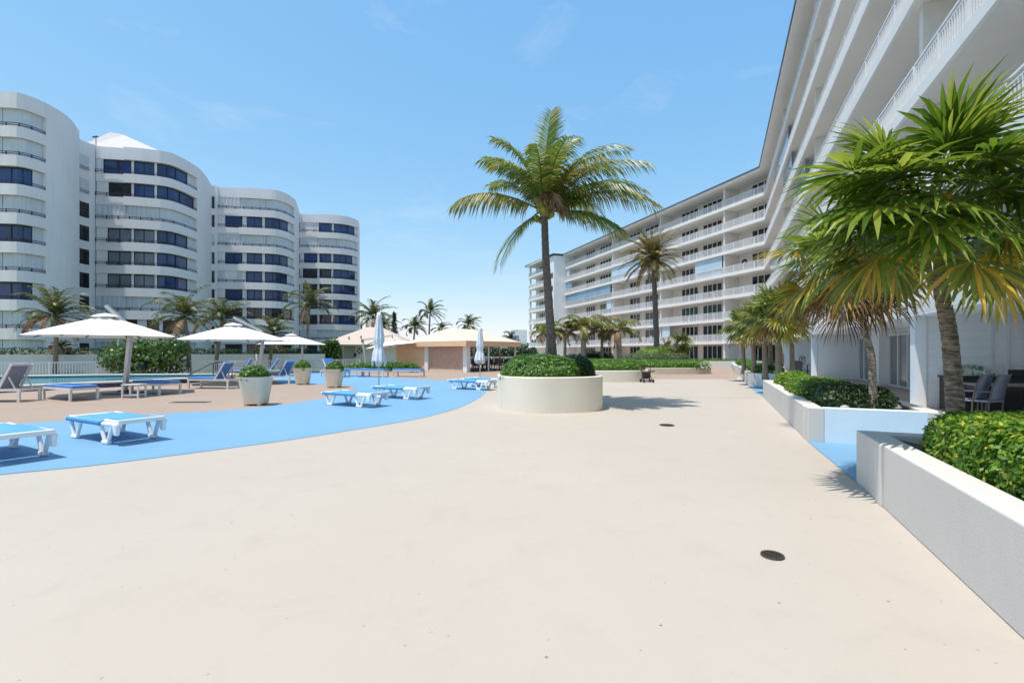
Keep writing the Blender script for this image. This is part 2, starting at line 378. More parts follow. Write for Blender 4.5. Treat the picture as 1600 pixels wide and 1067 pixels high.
def drain(px, py, r, label):
    c = G(px, py)
    t = thing('floor_drain', label, 'drain', (c.x, c.y, 0), 0.35)
    m = MB(); m.lathe([(r * 0.86, 0.0045), (r * 0.86, 0.008)], 28); m.build('drain_hole', 'gap', t)
    m = MB(); m.lathe([(r * 0.84, 0.004), (r * 0.84, 0.012), (r, 0.014), (r * 1.04, 0.004)], 28, cap=False)
    k = 7
    for i in range(k):
        y = -r * 0.78 + i * r * 1.56 / (k - 1); l = math.sqrt(max(0, (r * 0.86) ** 2 - y * y))
        if l > 0.01: m.box((0, y, 0.0105), (2 * l, r * 0.11, 0.006))
    m.build('grate', 'grate', t)
drain(1207, 868.5, 0.078, 'round rusty floor drain on the beige deck nearest the right planter wall')
drain(1042, 664.5, 0.145, 'round floor drain in the beige deck beyond the palm shadow')
c = G(298, 629)
t = thing('access_cover', 'long flat brown access cover set in the tan pool deck by the cream pot', 'cover', (c.x, c.y, 0), 0)
m = MB(); m.box((0, 0, 0.012), (1.1, 0.34, 0.016)); m.build('cover_plate', 'grate', t, bevel=0.004)
m = MB(); m.box((0, 0, 0.0065), (1.2, 0.42, 0.005)); m.build('cover_frame', 'plantert', t)

# ------------------------------------------------------------------ LEFT TOWER (curved apartment block)
ZT = 26.2
def topY(y): return (ZT - H) * F / (CY - y)
BAYS = [
    dict(pts=[(-130, 136), (-80, 139), (-30, 141.5), (0, 143), (35, 146.5), (75, 163), (108, 184), (124, 206)], bal=(-120, 72),
         rows=['S', 'S', 'G1', 'S', 'G1', 'S', 'G1', 'S', 'S']),
    dict(pts=[(124, 217), (134, 222), (150, 226.5), (192, 229.5), (230, 233), (270, 240), (308, 261), (323, 277), (330, 289)], bal=(148, 308),
         rows=['GA', 'GB', 'S', 'GC', 'GC', 'GC', 'S', 'GD', 'S']),
    dict(pts=[(330, 289), (337, 290.5), (372, 293), (405, 295), (437, 298.5), (459, 310), (465, 322), (468, 334)], bal=(340, 460),
         rows=['S', 'GE', 'S', 'GE', 'GF', 'GE', 'GG', 'S', 'GG']),
    dict(pts=[(467, 333.2), (492, 334.4), (515, 335.5), (540, 338), (557, 343), (561, 349), (562, 358)], bal=(470, 559),
         rows=['GH', 'S', 'GI', 'GJ', 'GJ', 'GI', 'GJ', 'S', 'GJ']),
]
tw = thing('apartment_building', 'white apartment tower of four curved bays with dark balcony rails and blue glass', 'building', (-45, 62, 0))
walls = MB(); roofb = MB()
def offs(P, d):
    out = []
    for i, p in enumerate(P):
        t_ = (P[min(i + 1, len(P) - 1)] - P[max(i - 1, 0)]).normalized()
        n = Vector((-t_.y, t_.x))            # to the left of travel: travel is left to right as seen, so this points away from the eye
        out.append(p + n * d)
    return out
def span(bp, a, b, d, n=10):
    """polyline of a bay between photograph columns a and b, set d metres back"""
    P, X = bp
    def f(x):
        for i in range(len(X) - 1):
            if X[i] <= x <= X[i + 1] or i == len(X) - 2:
                u = (x - X[i]) / max(1e-6, X[i + 1] - X[i]); return P[i].lerp(P[i + 1], u)
    base = [f(a + (b - a) * k / n) for k in range(n + 1)]
    return offs(base, d)
GL = {  # glazed spans as fractions of the balcony, with white piers between; s = shuttered ends
    'G1': ([(0.0, 0.55, 'b'), (0.57, 0.91, 'b')], [(0.92, 1.0)]),
    'GA': ([(0.07, 0.34, 'b'), (0.37, 0.57, 'b'), (0.60, 0.93, 'b')], [(0.0, 0.06), (0.94, 1.0)]),
    'GB': ([(0.12, 0.34, 'd'), (0.37, 0.57, 'b'), (0.60, 0.99, 'b')], []),
    'GC': ([(0.11, 0.34, 'c'), (0.37, 0.57, 'c'), (0.60, 0.93, 'b')], [(0.94, 1.0)]),
    'GD': ([(0.28, 0.40, 'd'), (0.5, 0.62, 'd'), (0.66, 0.93, 'd')], []),
    'GE': ([(0.09, 0.31, 'b'), (0.37, 0.57, 'b'), (0.61, 0.94, 'b')], [(0.0, 0.04), (0.95, 1.0)]),
    'GF': ([(0.36, 0.57, 'b'), (0.61, 0.93, 'b')], [(0.0, 0.31), (0.94, 1.0)]),
    'GG': ([(0.09, 0.31, 'd'), (0.37, 0.57, 'd'), (0.61, 0.99, 'd')], []),
    'GH': ([(0.31, 0.54, 'b'), (0.58, 0.97, 'b')], [(0.0, 0.28)]),
    'GI': ([(0.05, 0.28, 'b'), (0.32, 0.53, 'b'), (0.57, 0.93, 'b')], [(0.94, 1.0)]),
    'GJ': ([(0.03, 0.28, 'd'), (0.32, 0.53, 'd'), (0.57, 0.98, 'b')], []),
}
GMAT = {'b': 'glassb', 'd': 'glassd', 'c': 'curtain'}
for bi, B in enumerate(BAYS):
    raw = [at(px, topY(y)) for px, y in B['pts']]
    P = spline([(p.x, p.y) for p in raw], 5)
    X = [CX + F * p.x / p.y for p in P]
    for i in range(1, len(X)):
        if X[i] <= X[i - 1]: X[i] = X[i - 1] + 1e-3
    bp = (P, X); a, b = B['bal']; x0, x1 = X[0], X[-1]
    # solid stretches left and right of the balcony, full height
    for u, v in ((x0, a), (b, x1)):
        if v - u > 0.5: walls.wallstrip(span(bp, u, v, 0.0, 8), span(bp, u, v, 1.6, 8), 0, ZT)
    # core behind
    inn = span(bp, x0, x1, 1.5, 24); bk = [p + p.normalized() * 16 for p in (inn[-1], inn[0])]
    walls.prism([(p.x, p.y) for p in inn + bk], 0, ZT - 0.9)
    # roof parapet over the balcony, with its step
    stp = a + (b - a) * 0.28
    walls.wallstrip(span(bp, a, stp, 0.25, 6), span(bp, a, stp, 0.6, 6), 24.7, ZT - 0.05)
    walls.wallstrip(span(bp, stp, b, 0.0, 12), span(bp, stp, b, 0.5, 12), 24.7, ZT)
    walls.wallstrip(span(bp, a, b, 0.45, 14), span(bp, a, b, 1.6, 14), 24.72, 24.95)
    for k in range(9):
        Fz = 0.25 + 2.75 * k; row = B['rows'][8 - k]
        m = MB()
        m.wallstrip(span(bp, a, stp, 0.25, 6), span(bp, a, stp, 0.5, 6), Fz - 0.3, Fz + 0.72)
        m.wallstrip(span(bp, stp, b, 0.0, 12), span(bp, stp, b, 0.25, 12), Fz - 0.3, Fz + 0.75)
        m.wallstrip(span(bp, a, b, 0.22, 14), span(bp, a, b, 1.5, 14), Fz - 0.28, Fz)
        m.build('balcony', 'towerw', tw, world=True)
        rl = MB()
        for z in (0.92, 1.1):
            q = span(bp, a, b, 0.1, 14); rl.tube([(p.x, p.y, Fz + z) for p in q], 0.032, 5)
        q = span(bp, a, b, 0.1, 9)
        for p in q: rl.box((p.x, p.y, Fz + 0.93), (0.07, 0.07, 0.4))
        rl.build('railing', 'darkrail', tw, world=True)
        def shut(u, v):
            n = max(2, int(abs(v - u) * 2.2)) ; n += n % 2
            q = span(bp, a + (b - a) * u, a + (b - a) * v, 0.32, n); q = [p + Vector((0.0, 0.035 * (i % 2))) for i, p in enumerate(q)]
            q2 = span(bp, a + (b - a) * u, a + (b - a) * v, 0.42, n)
            m = MB(); m.wallstrip(q, q2, Fz + 0.7, Fz + 2.44)
            m.build('storm_shutter', 'shutter', tw, world=True)
        if row == 'S':
            W = (b - a)
            for u, v in ((0, 0.29), (0.295, 0.62), (0.625, 1.0)):
                n = max(4, int((v - u) * 40)); n += n % 2
                q = span(bp, a + W * u, a + W * v, 0.30, n); q = [p - p.normalized() * (0.05 * (i % 2)) for i, p in enumerate(q)]
                q2 = span(bp, a + W * u, a + W * v, 0.42, n)
                m = MB(); m.wallstrip(q, q2, Fz + 0.7, Fz + 2.44); m.build('storm_shutter', 'shutter', tw, world=True)
        else:
            gl, sh = GL[row]
            for u, v, kind in gl:
                W = (b - a); o_, i_ = span(bp, a + W * u, a + W * v, 0.42, 4), span(bp, a + W * u, a + W * v, 0.55, 4)
                fr = MB(); fr.wallstrip(span(bp, a + W * u, a + W * v, 0.38, 4), span(bp, a + W * u, a + W * v, 0.57, 4), Fz + 2.3, Fz + 2.45)
                nm = 2 if v - u < 0.3 else 3
                for j in range(nm + 1):
                    x_ = a + W * (u + (v - u) * j / nm); p = span(bp, x_, x_ + 0.3, 0.40, 1)[0]
                    fr.box((p.x, p.y, Fz + 1.2), (0.07, 0.07, 2.3))
                fo = fr.build('window', 'darkrail', tw, world=True)
                pn = MB(); pn.wallstrip(o_, i_, Fz + 0.01, Fz + 2.32); po = pn.build('pane', GMAT[kind], fo)
                po.data.transform(Matrix.Translation(-tw.location))
            # white piers either side of the glass
            ed = [0.0] + [e for u, v, _ in gl for e in (u, v)] + [1.0]
            pr = MB()
            for j in range(0, len(ed), 2):
                u, v = ed[j], ed[j + 1]
                if v - u > 0.012:
                    W = (b - a); pr.wallstrip(span(bp, a + W * (u + 0.003), a + W * (v - 0.003), 0.34, 2), span(bp, a + W * (u + 0.003), a + W * (v - 0.003), 1.48, 2), Fz, Fz + 2.46)
            split_build(pr, 'pier', 'towerw', tw)
            for u, v in sh: shut(u, v)
        # narrow windows on the return wall
        nw = {1: (122.8, 139), 2: (330.8, 335.2), 3: (467.4, 469)}.get(bi)
        if nw:
            u, v = nw
            u = max(u, x0 + 0.2)
            m = MB(); m.wallstrip(span(bp, u, v, -0.03, 3), span(bp, u, v, 0.05, 3), Fz + 0.55, Fz + 2.3)
            fo = m.build('narrow_window', 'shutter' if (k in (7, 8) and bi == 1) or (k == 6 and bi == 2) else 'glassd', tw, world=True)
            m = MB(); q = span(bp, u, v, -0.07, 2)
            for z in (0.75, 0.95): m.tube([(p.x, p.y, Fz + z) for p in q], 0.03, 4)
            r_ = m.build('window_rail', 'darkrail', fo); r_.data.transform(Matrix.Translation(-tw.location))
walls.build('wall', 'towerw', tw, world=True)
m = MB()   # hip roof set back on the top of the second bay
a0 = at(100, 68); b0 = at(288, 71); c0 = b0 + Vector((-4, 9, 0)); d0 = a0 + Vector((-4, 9, 0)); ap = at(172, 72.5)
zb, za = 29.6, 1.5 + (550 - 207) / 750 * 72.5
V = [(a0.x, a0.y, zb), (b0.x, b0.y, zb), (c0.x, c0.y, zb), (d0.x, d0.y, zb), (ap.x, ap.y, za), (ap.x + 1.5, ap.y + 0.6, za - 0.1)]
m.add(V, [(0, 1, 5, 4), (1, 2, 5), (2, 3, 4, 5), (3, 0, 4), (3, 2, 1, 0)])
m.prism([(p[0] * 0.985 , p[1] + 0.2) for p in V[:4]], 25, zb - 0.003)
m.build('hip_roof', 'rooftower', tw, world=True)
m = MB(); p = at(150, 70); m.tube([(p.x, p.y, 29.6), (p.x, p.y, 33.0)], 0.05, 5); m.beam((p.x - 0.5, p.y, 32.8), (p.x + 0.3, p.y, 32.9), 0.15); m.build('antenna', 'darkrail', tw, world=True)

# ------------------------------------------------------------------ RIGHT BUILDING
SL = [2.56 + 2.75 * k for k in range(8)]         # undersides of the balcony slabs; the last is the eave
EO, WO = 3.3, 5.7                                # balcony edge and outer wall, metres into the frame
A = RF(53.7, EO); Mdir = Vector((-0.33, 0.944)).normalized(); Mn = Vector((Mdir.y, -Mdir.x))
LM = 51.3
def MF(t, o): return A + Mdir * t + Mn * o
def miter(o):
    # meeting point of the two wings at depth o behind the edge
    p, q = RF(0, EO + o), MF(0, o)
    den = D.x * Mdir.y - D.y * Mdir.x; r = q - p
    return p + D * ((r.x * Mdir.y - r.y * Mdir.x) / den)
rb = thing('apartment_building', 'long white apartment block with white railed balconies along its angled wings', 'building', (20, 40, 0))
B_ = MF(LM, 0); S0 = -13.0
Cc = MF(LM, -2.6)
def SF(t, o): return Cc + Mdir * t + Mn * o
mw = MB()
# walls behind the balconies, floor by floor so slabs stay separate
for k in range(8):
    z0 = 0.0 if k == 0 else SL[k - 1] + 0.22
    z1 = SL[k]
    q = [RF(S0, WO), miter(WO - EO), MF(LM - 0.05, WO - EO)]
    r = [RF(S0, 12), miter(12 - EO), MF(LM - 0.05, 12 - EO)]
    if k == 0:
        q = [RF(25.0, WO), miter(WO - EO), MF(LM - 0.05, WO - EO)]; r = [RF(25.0, 12), miter(12 - EO), MF(LM - 0.05, 12 - EO)]
        mw.wallstrip(q, r, z0, z1)
        mw.wallstrip([RF(S0, WO), RF(25, WO)], [RF(S0, 12), RF(25, 12)], z0, z1)
    else: mw.wallstrip(q, r, z0, z1)
    mw.wallstrip([SF(2.2, 2.0), SF(15, 2.0)], [SF(2.2, 10), SF(15, 10)], z0, z1)
mw.build('wall', 'column', rb, world=True)
bw = MB()                                         # blank stair tower between middle and far wing
bw.prism([MF(LM, 5), B_, Cc, SF(2.2, 0), SF(2.2, 7)], 0, 21.85)
bw.build('stair_tower', 'bluewhite', rb, world=True)
for k in range(8):
    m = MB(); zz = SL[k]
    e = 0.0 if k < 7 else -0.55
    m.wallstrip([RF(S0, EO + e), miter(e), MF(LM - 0.02, e)], [RF(S0, 11.5), miter(11.5 - EO), MF(LM - 0.02, 8)], zz, zz + 0.22)
    m.wallstrip([SF(2.22, 0 + e), SF(15 - e, e)], [SF(2.22, 9), SF(15 - e, 9)], zz, zz + 0.22)
    m.build('balcony_slab' if k < 7 else 'roof', 'soffit' if k < 7 else 'white', rb, world=True)
m = MB(); e = -0.62
m.wallstrip([RF(S0, EO + e), miter(e), MF(LM + 0.3, e)], [RF(S0, 11.5), miter(11.5 - EO), MF(LM + 0.3, 8)], SL[7] + 0.223, SL[7] + 0.42)
m.wallstrip([SF(-0.3, -0.4), SF(2.2, -0.4), SF(15.8, e)], [SF(-0.3, 9), SF(2.2, 9), SF(15.8, 9)], SL[7] + 0.223, SL[7] + 0.421)
m.build('roof_trim', 'trim', rb, world=True)
# slab fascia, a little proud of the slab
for k in range(7):
    m = MB(); zz = SL[k]
    m.wallstrip([RF(S0, EO - 0.03), miter(-0.03), MF(LM - 0.02, -0.03)], [RF(S0, EO + 0.09), miter(0.09), MF(LM - 0.02, 0.09)], zz - 0.05, zz + 0.26)
    m.wallstrip([SF(2.23, -0.03), SF(15, -0.03)], [SF(2.23, 0.09), SF(15, 0.09)], zz - 0.05, zz + 0.26)
    m.build('fascia', 'white', rb, world=True)
def railing(p, q, z, pitch=0.125, far=False):
    p = Vector(p); q = Vector(q); d = q - p; L = d.length; d.normalize(); a_ = math.atan2(d.y, d.x)
    m = MB(); mid = (p + q) / 2
    m.box((mid.x, mid.y, z + 0.94), (L, 0.06, 0.05), a_); m.box((mid.x, mid.y, z + 0.10), (L, 0.04, 0.04), a_)
    m.box((mid.x, mid.y, z + 0.83), (L, 0.035, 0.03), a_)
    n = int(L / 1.6) + 1
    for i in range(n + 1):
        c = p + d * (L * i / n); m.box((c.x, c.y, z + 0.47), (0.055, 0.055, 0.94), a_)
    n = int(L / pitch); w = 0.03 if not far else 0.05
    for i in range(n):
        c = p + d * (pitch * (i + 0.5)); h = w / 2; u = d * h; v = Vector((-d.y, d.x)) * h
        cs = [c + u + v, c - u + v, c - u - v, c + u - v]
        m.add([(x.x, x.y, z + 0.1) for x in cs] + [(x.x, x.y, z + 0.83) for x in cs], [(0, 1, 5, 4), (1, 2, 6, 5), (2, 3, 7, 6), (3, 0, 4, 7)])
    m.build('railing', 'rail', rb, world=True)
NS = [S0, -5.45, 9.55, 25.0, 39.5, 53.7]          # party walls along the near wing
MS = [0.0, 6.3, 19.0, 32.5, LM]
for k in range(7):
    z = SL[k] + 0.22
    for i in range(len(NS) - 1): railing(RF(NS[i] + 0.05, EO + 0.12), RF(NS[i + 1] - 0.05, EO + 0.12), z, 0.125)
    for i in range(len(MS) - 1): railing(MF(MS[i] + 0.06, 0.12), MF(MS[i + 1] - 0.06, 0.12), z, 0.17 if i < 2 else 0.21, far=True)
    railing(SF(2.3, 0.12), SF(14.9, 0.12), z, 0.25, far=True)
    railing(SF(14.9, 0.15), SF(14.9, 1.9), z, 0.25, far=True)
pw = MB()                                          # party walls and slim columns
for k in range(8):
    z0 = 0.0 if k == 0 else SL[k - 1] + 0.22
    z1 = SL[k]
    for s in NS[1:-1]:
        o0 = EO + 0.25 if k else EO + 0.3
        if k: pw.prism([RF(s - 0.12, o0), RF(s + 0.12, o0), RF(s + 0.12, WO - 0.003), RF(s - 0.12, WO - 0.003)], z0, z1 - 0.003)
    for t_ in MS[1:-1]:
        pw.prism([MF(t_ - 0.12, 0.2), MF(t_ + 0.12, 0.2), MF(t_ + 0.12, 2.397), MF(t_ - 0.12, 2.397)], z0, z1 - 0.003)
split_build(pw, 'party_wall', 'column', rb)
def door(fn, t0, t1, o, z0, z1, n, glass, parent=rb, frame='rail'):
    """sliding door group: white frame with n panes, set on a wall at depth o of the frame fn"""
    m = MB(); w = 0.07 if z1 < 2.6 else 0.09
    def bar(a, b, za, zb, d=0.12):
        m.prism([fn(a, o - d), fn(b, o - d), fn(b, o - 0.002), fn(a, o - 0.002)], za, zb)
    bar(t0, t1, z1 - w, z1); bar(t0, t1, z0, z0 + w * 0.8)
    for i in range(n + 1):
        c = t0 + (t1 - t0) * i / n
        bar(max(t0, c - w / 2), min(t1, c + w / 2), z0 + w * 0.8, z1 - w)
    f_ = m.build('sliding_door', frame, parent, world=True)
    g_ = MB()
    g_.prism([fn(t0 + 0.02, o - 0.06), fn(t1 - 0.02, o - 0.06), fn(t1 - 0.02, o - 0.004), fn(t0 + 0.02, o - 0.004)], z0 + 0.02, z1 - 0.02)
    p_ = g_.build('pane', glass, f_); p_.data.transform(Matrix.Translation(-parent.location))
UN = [  # door groups per middle-wing unit: start, end, panes
    [(0.45, 4.0, 4)],
    [(6.7, 8.1, 2), (8.9, 12.4, 4), (13.4, 16.8, 4)],
    [(19.5, 21.0, 2), (22.3, 25.8, 3), (27.3, 30.3, 3)],
    [(33.1, 34.8, 2), (36.5, 40.5, 4), (42.5, 46.2, 4)],
]
for k in range(8):
    z0 = 0.05 if k == 0 else SL[k - 1] + 0.24
    for ui, u in enumerate(UN):
        for t0, t1, n in u:
            gk = 'glasst' if (k == 2 and ui == 1) else 'glassd'
            door(MF, t0, t1, WO - EO, z0, z0 + 2.36, n, gk)
    if k: door(SF, 4.0, 7.2, 2.0, z0, z0 + 2.3, 2, 'glassd'); door(SF, 9.0, 12.6, 2.0, z0, z0 + 2.3, 3, 'glassd')
# corner posts on the far wing balconies and small stair windows
m = MB()
for k in range(8):
    z0 = 0.0 if k == 0 else SL[k - 1] + 0.22
    m.prism([SF(14.4, 0.25), SF(14.8, 0.25), SF(14.8, 0.65), SF(14.4, 0.65)], z0, SL[k] - 0.003)
split_build(m, 'corner_post', 'bluewhite', rb)
for k in range(1, 7):
    m = MB(); z0 = SL[k - 1] + 0.9
    m.prism([SF(0.5, -0.05), SF(1.6, -0.05), SF(1.6, 0.1), SF(0.5, 0.1)], z0, z0 + 1.1); m.build('stair_window', 'glassd', rb, world=True)
for i, (t_, lb_) in enumerate(((22.8, 'left white balcony chair on the lowest balcony behind the date palm'), (24.6, 'right white balcony chair on the lowest balcony behind the date palm'))):
    p = MF(t_, 0.9); zb_ = SL[0] + 0.222
    c_ = thing('balcony_chair', lb_, 'chair', (p.x, p.y, zb_), math.atan2(Mn.y, Mn.x) - math.pi / 2, 'white chairs on the lowest balcony')
    m = MB(); m.box((0, 0, 0.42), (0.62, 0.6, 0.06)); m.build('seat', 'resin', c_)
    m = MB(); m.box((0, 0.3, 0.85), (0.62, 0.06, 0.8)); m.build('backrest', 'resin', c_)
    for x in (-0.27, 0.27):
        for y in (-0.25, 0.25): m = MB(); m.box((x, y, 0.195), (0.06, 0.06, 0.385)); m.build('leg', 'resin', c_)
p = MF(5.2, WO - EO - 0.06); wr = thing('wreath', 'round green wreath hanging on a balcony wall near the inner corner', 'wreath', (p.x, p.y, SL[3] + 1.75), math.atan2(Mn.y, Mn.x) - math.pi / 2)
m = MB(); m.tube([(math.cos(2 * math.pi * i / 18) * 0.3, 0, math.sin(2 * math.pi * i / 18) * 0.3) for i in range(19)], 0.11, 7, cap=False); m.build('foliage_ring', 'seatgreen', wr)
# glazed-in balconies
for (k, t0, t1, mt) in ((5, 32.8, 24.0, 'frost'), (4, 50.9, 33.2, 'frostd'), (4, 11.5, 6.6, 'frost'), (5, 50.9, 48.5, 'frostd'), (3, 34.5, 32.8, 'frost'), (1, 18.5, 16.8, 'frost'), (2, 50.9, 49.4, 'frostd'), (6, 50.9, 49.6, 'frost')):
    m = MB(); z0 = SL[k - 1] + 0.26
    m.prism([MF(t0, 0.16), MF(t1, 0.16), MF(t1, 0.2), MF(t0, 0.2)], z0 if k in (5, 4) and mt == 'frost' else z0 + 0.9, SL[k] - 0.06)
    m.build('glazed_screen', mt, rb, world=True)
for (k, s0, s1) in ((5, 34, 39), (4, 28, 33), (3, 43, 50), (6, 36, 46), (2, 30, 36), (5, 11, 14)):
    m = MB(); z0 = SL[k - 1] + 0.26
    m.prism([RF(s0, EO + 0.2), RF(s1, EO + 0.2), RF(s1, EO + 0.24), RF(s0, EO + 0.24)], z0 + 0.9, SL[k] - 0.06); m.build('glazed_screen', 'frostd', rb, world=True)
for k in range(1, 8):                               # doors on the upper floors of the near wing
    z0 = SL[k - 1] + 0.24
    for i, (s0, s1) in enumerate(((-3, 1), (3, 7), (11.5, 15.5), (18, 22), (27, 31), (34, 38), (41.5, 45), (48, 52))):
        if k <= 4 or i > 3: door(RF, s0, s1, WO, z0, z0 + 2.15, 3, 'glasst' if (i + k) % 2 else 'glassd')
# ground floor of the near wing
gw = MB()
for s in (9.55, 25.0, 39.5):
    gw.prism([RF(s, EO + 0.35), RF(s + 0.25, EO + 0.35), RF(s + 0.25, WO - 0.004), RF(s, WO - 0.004)], 0, SL[0] - 0.004)
split_build(gw, 'terrace_wall', 'siding', rb)
gp = MB()
for s in (9.5, 24.95, 39.45): gp.prism([RF(s, EO + 0.1), RF(s + 0.35, EO + 0.1), RF(s + 0.35, EO + 0.349), RF(s, EO + 0.349)], 0, SL[0] - 0.06)
gp.prism([RF(20.0, WO - 0.45), RF(21.4, WO - 0.45), RF(21.4, WO - 0.005), RF(20.0, WO - 0.005)], 0, SL[0] - 0.006)
gp.prism([RF(14.6, WO - 0.25), RF(16.0, WO - 0.25), RF(16.0, WO - 0.005), RF(14.6, WO - 0.005)], 0, SL[0] - 0.006)
split_build(gp, 'pillar', 'bluewhite', rb)
gi = MB(); gi.prism([RF(9.87, WO - 0.06), RF(24.9, WO - 0.06), RF(24.9, WO - 0.006), RF(9.87, WO - 0.006)], 0.0, SL[0] - 0.008)
gi.prism([RF(S0, WO - 0.06), RF(9.5, WO - 0.06), RF(9.5, WO - 0.006), RF(S0, WO - 0.006)], 0.0, SL[0] - 0.008)
gi.prism([RF(25.3, WO - 0.06), RF(39.4, WO - 0.06), RF(39.4, WO - 0.006), RF(25.3, WO - 0.006)], 0.0, SL[0] - 0.008)
split_build(gi, 'ground_floor_wall', 'bluewhite', rb)
gs = MB(); gs.prism([RF(S0, EO - 0.028), RF(53.0, EO - 0.028), RF(53.0, WO), RF(S0, WO)], SL[0] - 0.11, SL[0] - 0.052); gs.build('terrace_ceiling', 'bluewhite', rb, world=True)
for s0, s1, n in ((16.2, 19.6, 3), (21.7, 24.6, 3), (27, 30, 3), (31.5, 34.5, 3), (36, 39, 3), (41, 44, 3), (46, 49, 3), (11, 13.8, 3)):
    door(RF, s0, s1, WO - 0.07, 0.02, 2.28, n, 'curtain' if s0 < 22 else 'glasst')
m = MB()
for s in (12.2,):
    pass
# vertical trim boards on the nearest siding wall
t0 = RF(9.55, 5.15)
for o in (4.95, 5.28):
    m.prism([RF(9.515, o), RF(9.549, o), RF(9.549, o + 0.06), RF(9.515, o + 0.06)], 0.02, SL[0] - 0.12)
split_build(m, 'trim_board', 'rail', rb)

# ------------------------------------------------------------------ RIGHT PLANTERS
def leaf_quads(mb, pts, size, rng, tilt=0.6, asp=0.55):
    """one small folded leaf per (point, normal)"""
    for p, n in pts:
        nn = (n + Vector((rng.uniform(-1, 1), rng.uniform(-1, 1), rng.uniform(-0.3, 1))) * tilt).normalized()
        r = Vector((rng.uniform(-1, 1), rng.uniform(-1, 1), rng.uniform(-1, 1))); u = nn.cross(r)
        if u.length < 1e-3: continue
        u.normalize(); v = nn.cross(u); s = size * rng.uniform(0.6, 1.25); w = s * asp * 0.5
        mb.add([p, p + u * s * 0.45 + v * w, p + u * s, p + u * s * 0.45 - v * w], [(0, 1, 2, 3)])
def hedge_mesh(a, b, h, e, count, size, seed, z0=0.0, lump=0.08, asp=0.55, tilt=0.6, core=0.86):
    """clipped hedge: leaves spread through the outer skin of a rounded block of half sizes a, b and height h"""
    rg = random.Random(seed); mb = MB(); pts = []
    A_ = [4 * a * b, 2 * a * h, 2 * a * h, 2 * b * h, 2 * b * h]; tot = sum(A_)
    ph = [rg.uniform(0, 6.28) for _ in range(6)]
    def proj(x, y, z):
        n_ = (abs(x) ** e + abs(y) ** e + abs(z) ** e) ** (1 / e); return x / n_, y / n_, z / n_
    def bumpf(x, y, z):
        return 1 + lump * (math.sin(x * 5.1 + ph[0] + y * 2) * 0.5 + math.sin(y * 6.3 + ph[1] + z * 3) * 0.4 + math.sin(x * 13 + y * 9 + ph[2]) * 0.35 + math.sin(y * 17 - x * 8 + ph[3]) * 0.25)
    for _ in range(count):
        r = rg.uniform(0, tot); f = 0
        while r > A_[f]: r -= A_[f]; f += 1
        u, v = rg.uniform(-1, 1), rg.uniform(-1, 1); w = rg.uniform(0, 1)
        x, y, z = ((u, v, 1), (u, 1, w), (u, -1, w), (1, u, w), (-1, u, w))[f]
        x, y, z = proj(x, y, z)
        nrm = Vector((math.copysign(abs(x) ** (e - 1), x) / a, math.copysign(abs(y) ** (e - 1), y) / b, abs(z) ** (e - 1) / h)).normalized()
        d = 1 - abs(rg.gauss(0, 0.035)) ; k = bumpf(x * a, y * b, z * h)
        kz = 1 + (k - 1) * 0.7
        p = Vector((x * a * d, y * b * d, z0 + z * h * d)) + nrm * (k - 1) * min(a, b, h) * 0.9
        pts.append((p, nrm))
    leaf_quads(mb, pts, size, rg, tilt, asp)
    n = 20; rows = 5; vs = []
    for i in range(rows + 1):
        for j in range(n):
            an = 2 * math.pi * j / n; ca, sa = math.cos(an), math.sin(an); q = max(abs(ca), abs(sa)); ca, sa = ca / q, sa / q
            zz = i / rows
            if i == rows: x, y, z = proj(ca * 0.3, sa * 0.3, 1)
            else: x, y, z = proj(ca, sa, zz)
            vs.append((x * a * core, y * b * core, z0 + z * h * core))
    mb.add(vs, [(i * n + j, i * n + (j + 1) % n, (i + 1) * n + (j + 1) % n, (i + 1) * n + j) for i in range(rows) for j in range(n)] + [tuple(rows * n + j for j in range(n))])
    return mb
def hedge(label, loc, a, b, h, rz=0.0, mat='hedge', e=4.0, count=3000, size=0.06, seed=1, group='hedges', lump=0.08, name='hedge', cat='hedge', asp=0.55, tilt=0.6, core=0.86):
    o = hedge_mesh(a, b, h, e, count, size, seed, 0, lump, asp, tilt, core).build(name, mat)
    o.location = loc; o.rotation_euler = (0, 0, rz); return tag(o, label, cat, group)

def planter(label, s0, s1, o0, o1, h, cop, mat, endmat=None, group='planter boxes along the right terrace'):
    t_ = thing('planter', label, 'planter', (*RF(s0, o0), 0), 0, group)
    th = 0.24
    m = MB()
    m.prism([RF(s0, o0), RF(s1, o0), RF(s1, o0 + th), RF(s0, o0 + th)], 0, h)
    m.prism([RF(s0, o1 - th), RF(s1, o1 - th), RF(s1, o1), RF(s0, o1)], 0, h)
    m.prism([RF(s1 - th, o0 + th + .001), RF(s1, o0 + th + .001), RF(s1, o1 - th - .001), RF(s1 - th, o1 - th - .001)], 0, h - 0.001)
    m.build('planter_wall', mat, t_, world=True, bevel=0.012)
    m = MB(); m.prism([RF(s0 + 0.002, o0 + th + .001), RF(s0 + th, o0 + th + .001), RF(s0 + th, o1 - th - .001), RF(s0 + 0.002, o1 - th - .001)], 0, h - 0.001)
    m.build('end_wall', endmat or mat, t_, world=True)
    m = MB(); n = max(4, int((s1 - s0) * 3)); vs = []; fs = []; k = 8
    for i in range(n + 1):
        for j in range(k + 1):
            p = RF(s0 + th * 0.8 + (s1 - s0 - 1.6 * th) * i / n, o0 + th * 0.8 + (o1 - o0 - 1.6 * th) * j / k); vs.append((p.x, p.y, h - 0.07 + rng.uniform(-0.02, 0.03)))
    fs = [(i * (k + 1) + j, (i + 1) * (k + 1) + j, (i + 1) * (k + 1) + j + 1, i * (k + 1) + j + 1) for i in range(n) for j in range(k)]
    m.add(vs, fs); m.build('soil', 'soil', t_, smooth=True, world=True)
    return t_
planter('long grey white planter box nearest the camera with glossy green hedge in it', -7.5, 0.0, 0.0, 1.75, 0.6, 0, 'planterw')
